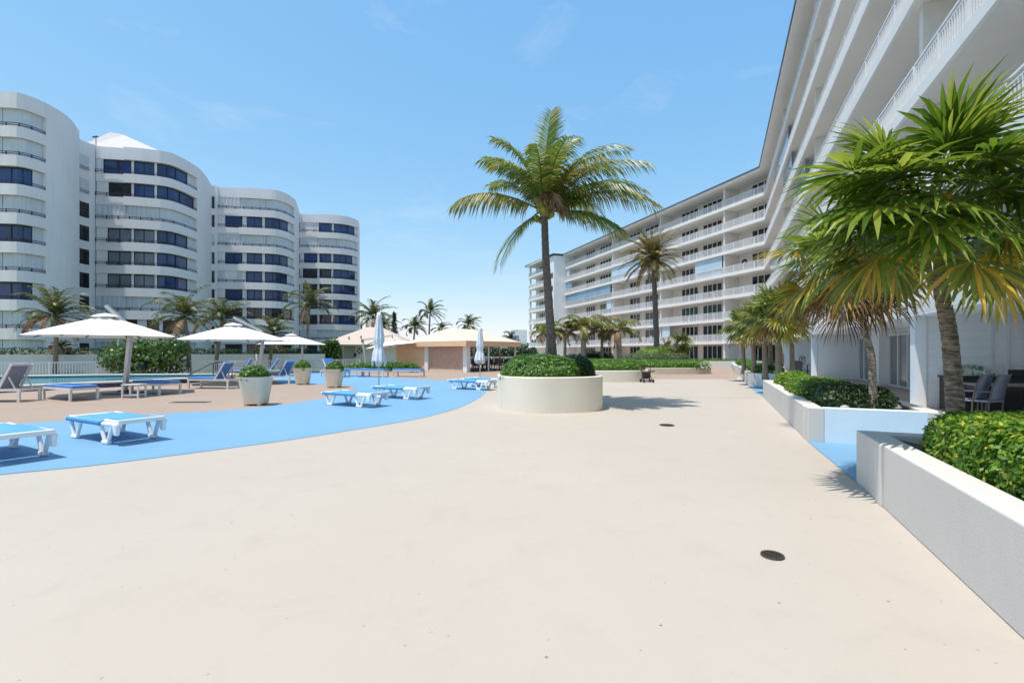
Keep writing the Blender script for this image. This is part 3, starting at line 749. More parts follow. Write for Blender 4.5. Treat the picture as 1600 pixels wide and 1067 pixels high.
planter('white planter box behind the gap holding a leaning fan palm and a rounded hedge', 2.67, 11.4, -0.09, 1.75, 0.57, 0, 'planterw', 'planterb')
planter('white planter box beyond the second gap with clustered fan palms', 16.7, 28.4, -0.25, 1.6, 0.57, 0, 'planterw', 'planterb')
planter('farthest white planter box of the terrace row with low hedge', 30.5, 41, -0.4, 1.4, 0.55, 0, 'planterw', 'planterb')
# near drain pipe streaks on the near planter: a slim pilaster joint
for root, (sa, oa, h_) in zip([o for o in bpy.data.objects if o.name.startswith('planter') and o.type == 'EMPTY'], ((-0.95, 0.0, 0.592), (2.95, -0.09, 0.562), (27.5, -0.25, 0.562), (40, -0.4, 0.54))):
    m = MB(); m.prism([RF(sa, oa - 0.018), RF(sa + 0.16, oa - 0.018), RF(sa + 0.16, oa + 0.05), RF(sa, oa + 0.05)], 0.0, h_); m.build('pilaster', 'planterw', root, world=True, bevel=0.006)
hedge('glossy green hedge filling the planter box nearest the camera', (*RF(-3.6, 0.92), 0.5), 0.66, 3.15, 0.5, RZ - math.pi / 2, 'hedgen', 5, 36000, 0.05, 3, 'hedges in the terrace planters', 0.06, tilt=0.75)
hedge('rounded bright hedge clump at the near end of the second planter box', (*RF(3.75, 0.75), 0.5), 0.55, 0.62, 0.42, RZ, 'hedged', 3, 2600, 0.075, 5, 'hedges in the terrace planters')
hedge('long rounded hedge along the second planter box before the leaning palm', (*RF(6.2, 0.65), 0.5), 1.9, 0.6, 0.4, RZ, 'hedgen', 3.2, 6000, 0.08, 6, 'hedges in the terrace planters')
hedge('small ball shaped hedge at the far end of the second planter box', (*RF(9.6, 0.55), 0.5), 0.9, 0.5, 0.42, RZ, 'hedgen', 2.6, 2600, 0.08, 7, 'hedges in the terrace planters')
hedge('square clipped hedge at the near end of the third planter box', (*RF(18.6, 0.6), 0.5), 1.7, 0.6, 0.36, RZ, 'hedge', 6, 3000, 0.1, 8, 'hedges in the terrace planters')
hedge('low clipped hedge further along the third planter box', (*RF(24.6, 0.55), 0.5), 2.6, 0.5, 0.33, RZ, 'hedge', 6, 2500, 0.12, 9, 'hedges in the terrace planters')
hedge('low clipped hedge in the farthest planter box', (*RF(35.5, 0.4), 0.48), 4.6, 0.5, 0.33, RZ, 'hedge', 6, 2500, 0.14, 10, 'hedges in the terrace planters')
rk = random.Random(4)
for i, (s, o, r, lb) in enumerate(((3.02, 0.5, 0.07, 'pale stone at the hedge foot on the second planter soil'), (3.35, 1.28, 0.09, 'rounded grey stone right of the leaning palm trunk'))):
    m = MB(); m.lathe([(0.02, -0.4 * r), (r * 0.8, -0.3 * r), (r, 0.1 * r), (r * 0.7, 0.55 * r), (r * 0.2, 0.75 * r)], 10, sx=1.2, sy=0.85)
    m.v = [(x * rk.uniform(0.9, 1.1), y * rk.uniform(0.9, 1.1), z * rk.uniform(0.9, 1.1)) for x, y, z in m.v]
    o_ = m.build('stone', 'rock', smooth=True); p = RF(s, o); o_.location = (p.x, p.y, 0.55); tag(o_, lb, 'stone', 'stones in the second planter')

# ------------------------------------------------------------------ PALMS
UP = Vector((0, 0, 1))
def frond(mb, base, az, el, L, droop, pairs, ll, lw, rg, hang=0.6, side_tilt=0.0, wind=Vector((0, 0, 0)), rad=0.022, stalk=0.14, curl=0.0):
    base = Vector(base); steps = 14; pts = [base.copy()]; dirs = []; th = el; p = base.copy(); aa = az
    for i in range(steps):
        d = Vector((math.cos(aa) * math.cos(th), math.sin(aa) * math.cos(th), math.sin(th))) + wind * (i / steps)
        d.normalize(); dirs.append(d); p = p + d * (L / steps); pts.append(p.copy())
        th -= droop / steps * (0.35 + 1.3 * i / steps); aa += curl / steps
    dirs.append(dirs[-1])
    mb.tube(pts, [rad * (1 - 0.85 * i / steps) for i in range(steps + 1)], 4, cap=False)
    for k in range(pairs):
        t_ = stalk + (1 - stalk) * (k + 0.5) / pairs; x = t_ * steps; i = min(int(x), steps - 1); fr_ = x - i
        q = pts[i].lerp(pts[i + 1], fr_); d = dirs[i].lerp(dirs[i + 1], fr_).normalized()
        sd = d.cross(UP)
        if sd.length < 0.05: sd = Vector((math.sin(az), -math.cos(az), 0))
        sd.normalize(); nr = sd.cross(d).normalized()
        prof = 0.45 + 0.55 * math.sin(math.pi * min(1.0, 0.12 + 0.85 * (t_ - stalk) / (1 - stalk))) ** 0.7
        for s in (-1, 1):
            l = ll * prof * rg.uniform(0.8, 1.12); hg = hang * rg.uniform(0.6, 1.3)
            fw = 0.45 + 0.5 * t_
            out = (sd * s * (1.0 - 0.35 * t_) + d * fw + nr * (0.25 + side_tilt * s) + wind * 0.4).normalized()
            w = (d * 0.75 + nr * 0.25 * s).normalized() * (lw * rg.uniform(0.8, 1.2) / 2)
            m1 = q + out * l * 0.5 - UP * (l * hg * 0.16)
            o2 = (out - UP * hg * 0.95).normalized(); tip = m1 + o2 * l * 0.52
            w2 = w * 0.85
            mb.add([q + w * 0.6, q - w * 0.6, m1 - w2, m1 + w2, tip], [(0, 1, 2, 3), (3, 2, 4)])
    return pts
def trunk(mb, pts, r0, r1, n=12, rings=0, flare=0.0, rg=None):
    P = spline3(pts, max(4, rings // max(1, len(pts) - 1))); k = len(P)
    rad = []
    for i in range(k):
        u = i / (k - 1); r = r0 + (r1 - r0) * u + flare * math.exp(-u * 14)
        if rings: r *= 1 + (0.045 if i % 2 else -0.02)
        rad.append(r)
    mb.tube(P, rad, n)
def spline3(pts, n):
    P = [Vector(p) for p in pts]; out = []
    for i in range(len(P) - 1):
        p0 = P[max(i - 1, 0)]; p1 = P[i]; p2 = P[i + 1]; p3 = P[min(i + 2, len(P) - 1)]
        for k in range(n):
            t = k / n; out.append(0.5 * ((2 * p1) + (p2 - p0) * t + (2 * p0 - 5 * p1 + 4 * p2 - p3) * t * t + (3 * p1 - p0 - 3 * p2 + p3) * t ** 3))
    out.append(P[-1]); return out

# --- the big coconut palm in the oval planter
PC = Vector((1.0, 13.35))
ct = thing('palm_tree', 'tall coconut palm with windswept fronds rising from the oval planter', 'palm tree', (1.15, 13.35, 0.75))
m = MB(); crown = Vector((-0.25, 0, 4.62))
trunk(m, [(0.02, 0, -0.1), (-0.02, 0, 0.6), (-0.12, 0, 2.0), (-0.21, 0, 3.4), (-0.25, 0, 4.62)], 0.138, 0.09, 16, 60, 0.05)
m.build('trunk', 'barkc', ct, smooth=True)
fr_rg = random.Random(11)
W = Vector((0.22, 0.02, 0.0))
FR = [  # azimuth (0 = right, 90 = away), elevation, length, droop, leaflet length, hang, material
    (180, 28, 2.5, 1.15, 0.78, 2.2, 'coconuty'),
    (212, -38, 2.2, 0.55, 0.6, 0.9, 'coconut'),
    (-15, -4, 2.1, 0.8, 0.75, 1.4, 'coconut'),
    (6, 30, 3.2, 1.3, 0.85, 1.5, 'coconuty'),
    (18, 48, 3.3, 1.5, 0.8, 1.3, 'coconut'),
    (-22, 50, 3.0, 1.5, 0.8, 1.2, 'coconut'),
    (30, 64, 3.1, 1.7, 0.75, 1.0, 'coconut'),
    (-8, 72, 2.9, 1.7, 0.72, 1.0, 'coconut'),
    (95, 88, 3.25, 0.5, 0.68, 0.4, 'coconut'),
    (60, 80, 2.9, 0.9, 0.7, 0.5, 'coconut'),
    (172, 78, 2.6, 1.15, 0.7, 0.9, 'coconut'),
    (190, 66, 2.2, 1.4, 0.7, 1.2, 'coconut'),
    (150, 60, 2.2, 1.4, 0.7, 1.2, 'coconut'),
    (215, 62, 2.0, 1.7, 0.62, 1.3, 'coconut'),
    (255, 70, 2.3, 1.8, 0.68, 1.2, 'coconut'),
    (285, 66, 2.4, 1.8, 0.68, 1.2, 'coconut'),
    (310, 58, 2.4, 1.7, 0.65, 1.3, 'coconuty'),
    (335, 28, 2.5, 1.4, 0.75, 1.4, 'coconut'),
    (50, 40, 2.8, 1.5, 0.75, 1.2, 'coconut'),
    (80, 58, 2.6, 1.6, 0.72, 1.2, 'coconut'),
    (20, 10, 2.3, 1.1, 0.75, 1.4, 'coconut'),
    (278, 34, 1.15, 2.4, 0.5, 2.0, 'deadleaf'),
    (300, 5, 0.9, 1.7, 0.42, 1.8, 'deadleaf'),
]
for az, el, L, dr, ll, hg, mt in FR:
    m = MB(); frond(m, crown + Vector((math.cos(R_(az)) * 0.1, math.sin(R_(az)) * 0.1, fr_rg.uniform(-0.05, 0.2))), R_(az), R_(el), L, dr, 76, ll, 0.05, fr_rg, hg, 0, W if abs(az) < 120 else Vector((0.12, 0, 0)), 0.03)
    fo = m.build('frond', mt, ct, smooth=False)
    if mt == 'deadleaf': fo['label'] = 'dry brown hanging frond'
m = MB()
for i in range(6):
    a_ = i * 2.4 + 3.6; r = 0.17 + 0.04 * (i % 2); c = crown + Vector((math.cos(a_) * r, math.sin(a_) * r, 0.06 - 0.11 * (i % 3)))
    m.lathe([(0.02, -0.11), (0.065, -0.08), (0.085, 0.0), (0.06, 0.08), (0.02, 0.1)], 10, c)
m.build('coconut_cluster', 'coco', ct, smooth=True)
m = MB()
for i in range(14):
    a_ = i * 2.4; m.tube([crown + Vector((0, 0, -0.1)), crown + Vector((math.cos(a_) * 0.18, math.sin(a_) * 0.18, 0.2)), crown + Vector((math.cos(a_) * 0.34, math.sin(a_) * 0.34, 0.55))], [0.1, 0.06, 0.03], 6)
m.build('leaf_base', 'stem', ct, smooth=True)

def coco(px, Y, pyc, label, seed, nf=22, L=2.3, base=0.0, mat='palmfar', lean=0.3, wind=0.3, ll=0.55, lw=0.07, r=0.13, group='coconut palms beyond the pool', pairs=38, dead=3, bark='bark2', droop=1.6, name='palm_tree', elr=(-15, 85), hang=0.8, pxb=None):
    c = at(px, Y, pyc); rg = random.Random(seed)
    bx = c.x - lean if pxb is None else at(pxb, Y).x
    t_ = thing(name, label, 'palm tree', (bx, Y, base), 0, group)
    cr = Vector((c.x - bx, 0, c.z - base))
    m = MB(); trunk(m, [(0, 0, -0.05), (cr.x * 0.25, 0.05, cr.z * 0.35), (cr.x * 0.6, 0.08, cr.z * 0.7), (cr.x, 0, cr.z)], r * 1.15, r * 0.8, 9, 24, 0.05)
    m.build('trunk', bark, t_, smooth=True)
    m = MB(); m2 = MB(); wv = Vector((wind, 0.05, 0))
    for i in range(nf):
        u = (i + 0.5) / nf; az = i * 2.39996 + rg.uniform(-0.3, 0.3); el = R_(elr[1] + (elr[0] - elr[1]) * u + rg.uniform(-8, 8))
        tgt = m2 if (i >= nf - dead) else m
        frond(tgt, cr + Vector((0, 0, 0.15 * (1 - u))), az, el, L * rg.uniform(0.8, 1.1), droop * rg.uniform(0.8, 1.2), pairs, ll, lw, rg, hang * rg.uniform(0.7, 1.3), 0, wv, 0.03)
    m.build('crown', mat, t_)
    if dead: m2.build('dry_frond_skirt', 'deadleaf', t_)
    return t_
coco(86, 32, 497, 'leftmost coconut palm with pale dry fronds behind the pool fence', 21, 28, 2.6, dead=5, wind=0.22, pxb=86)
coco(96, 34, 545, 'small stunted palm with dry drooping fronds beside the leftmost palm', 22, 10, 0.9, dead=6, wind=0.2, pxb=94, ll=0.35)
coco(288, 33, 497, 'dark windblown coconut palm standing behind the round sea grape shrub', 23, 26, 2.6, wind=0.4, pxb=296)
coco(347, 37, 500, 'shorter yellowish coconut palm right of the sea grape shrub', 24, 20, 2.3, wind=0.35, pxb=336)
coco(428, 40, 523, 'low coconut palm half hidden behind the second open parasol', 25, 20, 2.2, wind=0.3, pxb=420)
coco(484, 46, 478, 'slim coconut palm rising behind the third parasol before the tower', 26, 24, 2.9, wind=0.3, pxb=476)
coco(583, 72, 497, 'dense coconut palm directly behind the pink roofed hut', 27, 26, 3.9, wind=0.35, pxb=575, ll=0.8, lw=0.1)
coco(600, 80, 512, 'lower coconut palm behind the right side of the hut roof', 28, 20, 3.4, wind=0.35, ll=0.8, lw=0.1)
coco(672, 74, 489, 'tallest swaying coconut palm above the cream pavilion roof', 29, 20, 2.7, wind=0.6, ll=0.6, lw=0.1, dead=2)
coco(648, 70, 512, 'smaller leaning coconut palm left above the pavilion roof', 30, 18, 2.2, wind=0.4, ll=0.6, lw=0.1, dead=2)
coco(690, 84, 515, 'faint low coconut palm peeking over the pavilion ridge', 31, 14, 2.2, wind=0.3, ll=0.6, lw=0.1, dead=1)
coco(732, 78, 509, 'coconut palm above the right slope of the pavilion roof', 32, 20, 2.4, wind=0.35, ll=0.6, lw=0.1, dead=2)
coco(797, 90, 531, 'small distant palm left of the far white building', 33, 16, 2.2, wind=0.3, ll=0.6, lw=0.1, dead=1)
# date palm in the middle bed
coco(1021, 37, 405, 'tall straight date palm with golden spiky crown in the middle bed', 41, 64, 2.5, base=0.4, mat='date', lean=0.0, wind=0.05, ll=0.5, lw=0.055, r=0.2, group=None, pairs=34, dead=0, bark='barkc', droop=0.9, elr=(-40, 80), hang=0.3, pxb=1027)
# arching short palms in the bed behind the oval planter
for i, (px, Y, py, L, n, lb, pb) in enumerate((
        (856, 27.5, 524, 1.2, 9, 'thin short palm just left of the coconut trunk', 853),
        (884, 28.5, 520, 1.5, 9, 'short arching palm just right of the coconut trunk', 882),
        (912, 28, 514, 1.7, 10, 'grey stemmed arching palm with brown edged fronds between two others', 912),
        (941, 29, 518, 1.5, 10, 'bushy low arching palm without clear stem in the middle bed', 941),
        (967, 28, 520, 1.6, 8, 'stout grey trunked palm with one long frond reaching right', 969))):
    coco(px, Y, py, lb, 50 + i, n, L, base=0.45, mat='arch', wind=0.12, ll=0.55, lw=0.06, r=0.16 if i in (2, 4) else 0.09, group='short arching palms in the middle bed', pairs=44, dead=2, bark='barkg', droop=2.2, elr=(5, 75), hang=1.1, pxb=pb)

def fanleaf(mb, hub, axis, nrm, Rr, nseg, spread, rg, droop=0.35, wseg=1.0, join=0.35):
    a = axis.normalized(); nrm = (nrm - a * nrm.dot(a)).normalized(); b = nrm.cross(a)
    dphi = spread / nseg
    for i in range(nseg):
        ph = -spread / 2 + dphi * (i + 0.5)
        d = (a * math.cos(ph) + b * math.sin(ph)).normalized(); tv = (b * math.cos(ph) - a * math.sin(ph))
        l = Rr * (0.72 + 0.28 * math.cos(ph * 0.55)) * rg.uniform(0.9, 1.08)
        w = 2 * l * join * math.tan(dphi / 2) * 0.72 * wseg
        dr = droop * rg.uniform(0.5, 1.5)
        d = (d + nrm * rg.uniform(-0.07, 0.1)).normalized()
        p0 = hub + d * 0.02; p1 = hub + d * l * join; p2 = hub + d * l * 0.7 - UP * (l * dr * 0.12); d3 = (d - UP * dr * 1.1).normalized(); p3 = p2 + d3 * l * 0.32
        tw = tv + nrm * rg.uniform(-0.25, 0.25)
        mid = nrm * (w * 0.22)
        mb.add([p0, p1 + tw * w, p1 - mid, p1 - tw * w, p2 + tw * w * 0.75, p2 - mid, p2 - tw * w * 0.75, p3],
               [(0, 2, 1), (0, 3, 2), (1, 2, 5, 4), (2, 3, 6, 5), (4, 5, 7), (5, 6, 7)])
def fanpalm(label, loc, crown, Rr, pet, nleaf, seed, mats=('fan', 'fany', 'fanb'), r=(0.14, 0.1), nseg=30, cuts=(0.62, 0.84), split=True, group=None, bark='barkf', elr=(84, -62), skip=None, mid=None, flare=0.06, extra=()):
    rg = random.Random(seed); loc = Vector(loc); t_ = thing('fan_palm', label, 'palm tree', loc, 0, group)
    cr = Vector(crown) - loc
    m = MB(); md = Vector(mid) - loc if mid else cr * 0.5
    trunk(m, [(0, 0, -0.12), md * 0.5, md, (md + cr) / 2, cr], r[0], r[1], 14, 44, flare); m.build('trunk', bark, t_, smooth=True)
    groups = {k: MB() for k in mats}
    spec = []
    for i in range(nleaf):
        u = (i + 0.5) / nleaf; az = i * 2.39996 + rg.uniform(-0.25, 0.25); el = R_(elr[0] + (elr[1] - elr[0]) * u ** 0.9 + rg.uniform(-9, 9)); spec.append((u, az, el, pet * rg.uniform(0.75, 1.15), Rr * rg.uniform(0.85, 1.1)))
    spec += list(extra)
    for u, az, el, pl, rr in spec:
        d = Vector((math.cos(az) * math.cos(el), math.sin(az) * math.cos(el), math.sin(el)))
        if skip and skip(d): continue
        mt = mats[0] if u < cuts[0] + rg.uniform(-0.1, 0.1) else (mats[1] if u < cuts[1] + rg.uniform(-0.08, 0.08) else mats[2])
        mb = MB() if split else groups[mt]
        st = cr + Vector((d.x * 0.06, d.y * 0.06, 0.12 - 0.35 * u)); hub = st + d * pl - UP * (pl * 0.12 * u)
        mb.tube([st, st.lerp(hub, 0.5) + UP * pl * 0.04, hub], [0.016, 0.011, 0.009], 5)
        ax = (d - UP * (0.25 + 0.35 * u)).normalized(); nr = UP - ax * UP.dot(ax)
        if nr.length < 0.2: nr = Vector((-math.cos(az), -math.sin(az), 0.2))
        nr = nr.normalized()
        nr = (nr + Vector((rg.uniform(-0.5, 0.5), rg.uniform(-0.5, 0.5), rg.uniform(0, 0.3)))).normalized()
        fanleaf(mb, hub, ax, nr, rr, nseg, R_(rg.uniform(250, 320)) if mt == mats[0] else R_(rg.uniform(170, 260)), rg, (0.3 + 0.55 * u) if mt != mats[2] else rg.uniform(0.8, 1.4), 1.0 if mt != mats[2] else 0.7)
        if split: mb.build('fan_leaf', mt, t_)
    if not split:
        for k, nm in zip(mats, ('crown', 'yellow_leaves', 'dry_leaf_skirt')):
            if groups[k].f: groups[k].build(nm, k, t_)
    return t_
# near fan palm in the first planter
tb = RF(-0.35, 0.78)
cN = at(1450, 4.95, 332)
near = fanpalm('large fan palm in the nearest planter, glossy green crown over a rough trunk', (tb.x + 0.02, tb.y, 0.55), (cN.x - 0.02, cN.y, cN.z), 0.66, 0.64, 50, 61, nseg=30, flare=0.02, r=(0.078, 0.058), cuts=(0.84, 1.2), elr=(66, -24), mid=(tb.x - 0.08, tb.y, 1.7),
    extra=[(0.1, R_(255), R_(60), 0.6, 0.72), (0.5, R_(206), R_(4), 0.85, 0.7), (0.35, R_(215), R_(20), 0.8, 0.75), (0.3, R_(190), R_(25), 0.9, 0.7), (0.4, R_(300), R_(15), 0.8, 0.7), (0.5, R_(180), R_(6), 0.9, 0.65)])
m = MB(); rg = random.Random(3); cl = cN - Vector(near.location)
for (az, el, l) in ((200, 35, 0.55), (250, 10, 0.5), (165, 20, 0.5)):
    d = Vector((math.cos(R_(az)) * math.cos(R_(el)), math.sin(R_(az)) * math.cos(R_(el)), math.sin(R_(el))))
    for i in range(40):
        t_ = 0.45 + 0.55 * i / 40; p = cl + d * l * t_ - UP * (0.25 * (t_ - 0.45) ** 2); q = p + Vector((rg.uniform(-1, 1), rg.uniform(-1, 1), rg.uniform(-1, 0.6))) * 0.07
        m.tube([p, q], [0.008, 0.004], 4)
    m.tube([cl, cl + d * l * 0.5, cl + d * l - UP * 0.08], [0.012, 0.01, 0.006], 5)
m.build('flower_stalk', 'yellow', near)
# leaning fan palm in the second planter
b2 = RF(3.3, 0.98); c2 = at(1316, 9.0, 402)
fanpalm('fan palm with a skirt of brown and orange leaves behind the nearest one', (b2.x, b2.y, 0.52), (c2.x, c2.y, c2.z), 0.78, 0.70, 38, 62, r=(0.058, 0.048), cuts=(0.5, 0.76), elr=(66, -48), mid=(b2.x - 0.06, b2.y, 1.5), flare=0.07)
# clustered fan palms in the third planter
FP = [(1214, 17.0, 497, 1.3, 'nearest fan palm of the cluster beside the brown closed parasol'), (1193, 19.5, 505, 1.25, 'second fan palm of the cluster, bright crown over a pale trunk'),
      (1176, 21.5, 517, 1.2, 'middle fan palm of the cluster with a drooping crown'), (1160, 24.5, 519, 1.25, 'farthest fan palm of the cluster at the left end'), (1202, 22.5, 497, 1.2, 'tall fan palm at the back of the cluster'), (1236, 20.5, 515, 1.0, 'low fan palm behind the cluster nearest the terrace wall')]
for i, (px, Y, py, rr, lb) in enumerate(FP):
    c = at(px, Y, py - 8)
    fanpalm(lb, (c.x + 0.1, c.y + 0.05, 0.5), c, 0.56 * rr, 0.42 * rr, 26, 70 + i, ('fand', 'fany', 'fanb'), r=(0.1, 0.08), nseg=18, cuts=(0.82, 0.97), split=False, group='fan palms clustered in the third planter', elr=(82, -32), bark='bark2')
c = at(1066, 40, 537); fanpalm('small fan palm standing alone before the middle wing', (c.x, c.y, 0.3), c, 0.75, 0.45, 22, 81, ('fand', 'fany', 'fanb'), r=(0.1, 0.08), nseg=16, cuts=(0.9, 0.99), split=False, bark='bark2')
c = at(1041, 42, 543); fanpalm('tiny fan palm peeking out behind the bright green mound', (c.x, c.y, 0.3), c, 0.7, 0.4, 16, 82, ('fand', 'fany', 'fanb'), r=(0.1, 0.08), nseg=16, cuts=(0.9, 0.99), split=False, bark='bark2')

# ------------------------------------------------------------------ MIDDLE BEDS
def ovalplanter(label, cx, cy, a, b, rz, h, mat, pw=2.3, group='curved planters in the deck'):
    t_ = thing('planter', label, 'planter', (cx, cy, 0), rz, group)
    m = MB(); m.lathe([(1.0, 0.0), (1.0, h - 0.015), (0.99, h), (0.90, h), (0.89, h - 0.1)], 56, sx=a, sy=b, cap=False, pw=pw); m.build('planter_wall', mat, t_, smooth=False)
    me = t_.children[0].data; me.polygons.foreach_set('use_smooth', [True] * len(me.polygons)); t_.children[0].modifiers.new('edge', 'EDGE_SPLIT').split_angle = R_(35)
    m = MB(); m.lathe([(0.9, h - 0.08), (0.5, h - 0.02), (0.05, h)], 40, sx=a, sy=b, pw=pw); m.build('soil', 'soil', t_, smooth=True)
ovalplanter('tall cream oval planter holding the coconut palm', 1.0, 13.2, 1.38, 1.45, 0.2, 0.88, 'planterc', 2.6)
hedge('dense rounded green hedge at the foot of the coconut palm', (0.80, 13.1, 0.8), 1.12, 1.2, 0.63, 0.1, 'hedge', 2.6, 9000, 0.075, 11, 'hedges in the curved planters')
hedge('darker hedge tuft at the right rim of the oval planter', (1.85, 13.4, 0.8), 0.42, 0.65, 0.60, 0.1, 'hedged', 2.6, 3000, 0.075, 12, 'hedges in the curved planters', lump=0.14)
ovalplanter('low cream kidney planter behind the oval one with flat green hedge', 4.35, 26.0, 2.9, 2.2, 0.0, 0.57, 'planterc', 3.0)
hedge('flat clipped green hedge in the low cream planter', (4.35, 26.0, 0.5), 2.65, 1.95, 0.62, 0, 'hedge', 5, 8000, 0.11, 13, 'hedges in the curved planters', lump=0.04)
ovalplanter('low tan planter further back with the date palm', 9.2, 36.0, 5.2, 3.6, -0.1, 0.42, 'plantert', 3.0)
hedge('flat clipped hedge around the date palm bed', (9.2, 35.6, 0.36), 4.9, 2.9, 0.58, -0.1, 'hedge', 6, 9000, 0.14, 14, 'hedges in the curved planters', lump=0.03)
hedge('grey green clipped hedge ring below the date palm', (10.9, 36.6, 0.4), 2.25, 1.6, 1.02, 0, 'hedgeg', 7, 5000, 0.11, 15, 'hedges in the curved planters', lump=0.02)
hedge('bright green rounded mound on top of the grey green ring', (11.0, 37.0, 0.9), 1.5, 1.4, 0.95, 0, 'hedgey', 2.6, 4000, 0.12, 16, 'hedges in the curved planters', lump=0.05)
hedge('dark speckled shrub between the short arching palms', (4.9, 29.5, 0.4), 1.1, 0.8, 1.2, 0, 'hedged', 2.5, 2600, 0.12, 17, 'hedges in the curved planters', lump=0.15)
hedge('dark rounded shrub right of the grey stemmed palm', (5.75, 29.8, 0.4), 0.7, 0.7, 1.15, 0, 'hedgeg', 2.5, 2000, 0.12, 18, 'hedges in the curved planters', lump=0.15)
hedge('dark low shrub beside the coconut planter', (3.7, 28.7, 0.4), 0.7, 0.7, 0.95, 0, 'hedged', 2.5, 1800, 0.12, 19, 'hedges in the curved planters', lump=0.15)
# low white wall and hedge at the far end of the walk
a_ = at(1085, 46); b_ = at(1150, 46)
m = MB(); m.box(((a_.x + b_.x) / 2 + 1, 46, 0.31), (b_.x - a_.x + 3.5, 0.3, 0.62)); o_ = m.build('garden_wall', 'white', bevel=0.01); tag(o_, 'low white garden wall across the far end of the beige walk', 'wall')
hedge('thin clipped hedge along the low white wall at the walk end', ((a_.x + b_.x) / 2 + 0.5, 46.8, 0.0), 3.6, 0.5, 0.85, 0, 'hedge', 6, 2500, 0.15, 20, None, lump=0.03)

# ------------------------------------------------------------------ POOL
near_e = [G(-140, 622), G(36, 612), G(195, 604), G(300, 598), G(345, 595.5)]
near_e = [(p.x, p.y) for p in near_e]
far_e = [(-16.3, 28.3), (-21.5, 27.6), (-27.5, 25.6), (-29.5, 22.0)]
ring = near_e + far_e
cxp = sum(p[0] for p in ring) / len(ring); cyp = sum(p[1] for p in ring) / len(ring)
def scalep(P, d):
    out = []
    n = len(P)
    for i in range(n):
        p0, p1, p2 = Vector(P[i - 1]), Vector(P[i]), Vector(P[(i + 1) % n])
        t_ = (p2 - p0).normalized(); nn = Vector((-t_.y, t_.x)); out.append(p1 + nn * d)
    return out
pool = thing('swimming_pool', 'raised swimming pool with white coping and navy tile band', 'pool', (cxp, cyp, 0))
rg_ = [Vector(p) for p in ring]; inner = scalep(ring, 0.4); outer = scalep(ring, -0.06)
m = MB(); m.wallstrip(outer + outer[:1], inner + inner[:1], 0.185, 0.25); m.build('coping', 'coping', pool, world=True)
m = MB(); mid_ = scalep(ring, 0.3); m.wallstrip(rg_ + rg_[:1], mid_ + mid_[:1], 0.0, 0.183); m.build('tile_band', 'navytile', pool, world=True)
w_ = MB(); w_.sheet([(p.x, p.y) for p in scalep(ring, 0.28)], 0.12); struct('pool_water', w_, 'water')
hr = thing('handrail', 'dark looped handrail at the pool corner beside the raised lounger', 'handrail', (-15.2, 24.6, 0))
m = MB(); m.tube(spline3([(-1.2, -0.5, 0.25), (-0.6, -0.3, 0.62), (0.0, -0.1, 0.95), (0.8, 0.0, 0.98), (0.85, 0.0, 0.6), (0.85, 0, 0.0)], 5), 0.035, 7); m.build('rail_tube', 'alud', hr, smooth=True)
m = MB(); m.tube([(-0.05, -0.1, 0.93), (-0.05, -0.1, 0.0)], 0.03, 7); m.build('rail_post', 'alud', hr)

# ------------------------------------------------------------------ FENCE, WALL AND SHRUBS BEHIND THE POOL
def fence(pts, label):
    t_ = thing('fence', label, 'fence', (pts[0][0], pts[0][1], 0), 0, 'white picket fence runs')
    for i in range(len(pts) - 1):
        p = Vector(pts[i]); q = Vector(pts[i + 1]); d = q - p; L = d.length; d.normalize(); a = math.atan2(d.y, d.x); n = max(1, round(L / 2.0))
        m = MB(); mid = (p + q) / 2
        m.box((mid.x, mid.y, 0.88), (L, 0.05, 0.045), a); m.box((mid.x, mid.y, 0.16), (L, 0.04, 0.04), a)
        for k in range(int(L / 0.13)):
            c = p + d * (0.13 * (k + 0.5)); m.box((c.x, c.y, 0.5), (0.028, 0.028, 0.72), a)
        m.build('picket_panel', 'rail', t_, world=True)
        for k in range(n + (1 if i == len(pts) - 2 else 0)):
            c = p + d * (L * k / n); m = MB(); m.box((c.x, c.y, 0.45), (0.075, 0.075, 0.9), a); m.build('post', 'rail', t_, world=True)
fence([(-33, 23.8), (-29.1, 27.1), (-18.5, 34.6), (-13, 41.0)], 'white picket fence behind the swimming pool')
fence([(-6.2, 61), (1.0, 62)], 'white picket fence behind the pavilion tables')
def wall_hedge(p, q, zt, label, hl, seed):
    p = Vector(p); q = Vector(q); d = (q - p); L = d.length; a = math.atan2(d.y, d.x); mid = (p + q) / 2
    m = MB(); m.box((0, 0, zt / 2), (L, 0.3, zt)); o = m.build('garden_wall', 'white'); o.location = (mid.x, mid.y, 0); o.rotation_euler = (0, 0, a); tag(o, label, 'wall')
    nn = Vector((-d.y, d.x)).normalized() * 0.9; 
    hedge(hl, (mid.x + nn.x, mid.y + nn.y, 0.2), L / 2, 0.7, zt + 0.28, a, 'hedged', 8, 9000, 0.16, seed, 'hedges on the garden walls', lump=0.12)
wall_hedge((-42, 27), (-22, 41), 1.32, 'white garden wall behind the left part of the pool fence', 'dark hedge along the white wall behind the pool', 90)
wall_hedge((-21.9, 41.1), (-18.2, 46.5), 1.32, 'white garden wall behind the right part of the pool fence', 'dark hedge along the wall behind the parasols', 92)
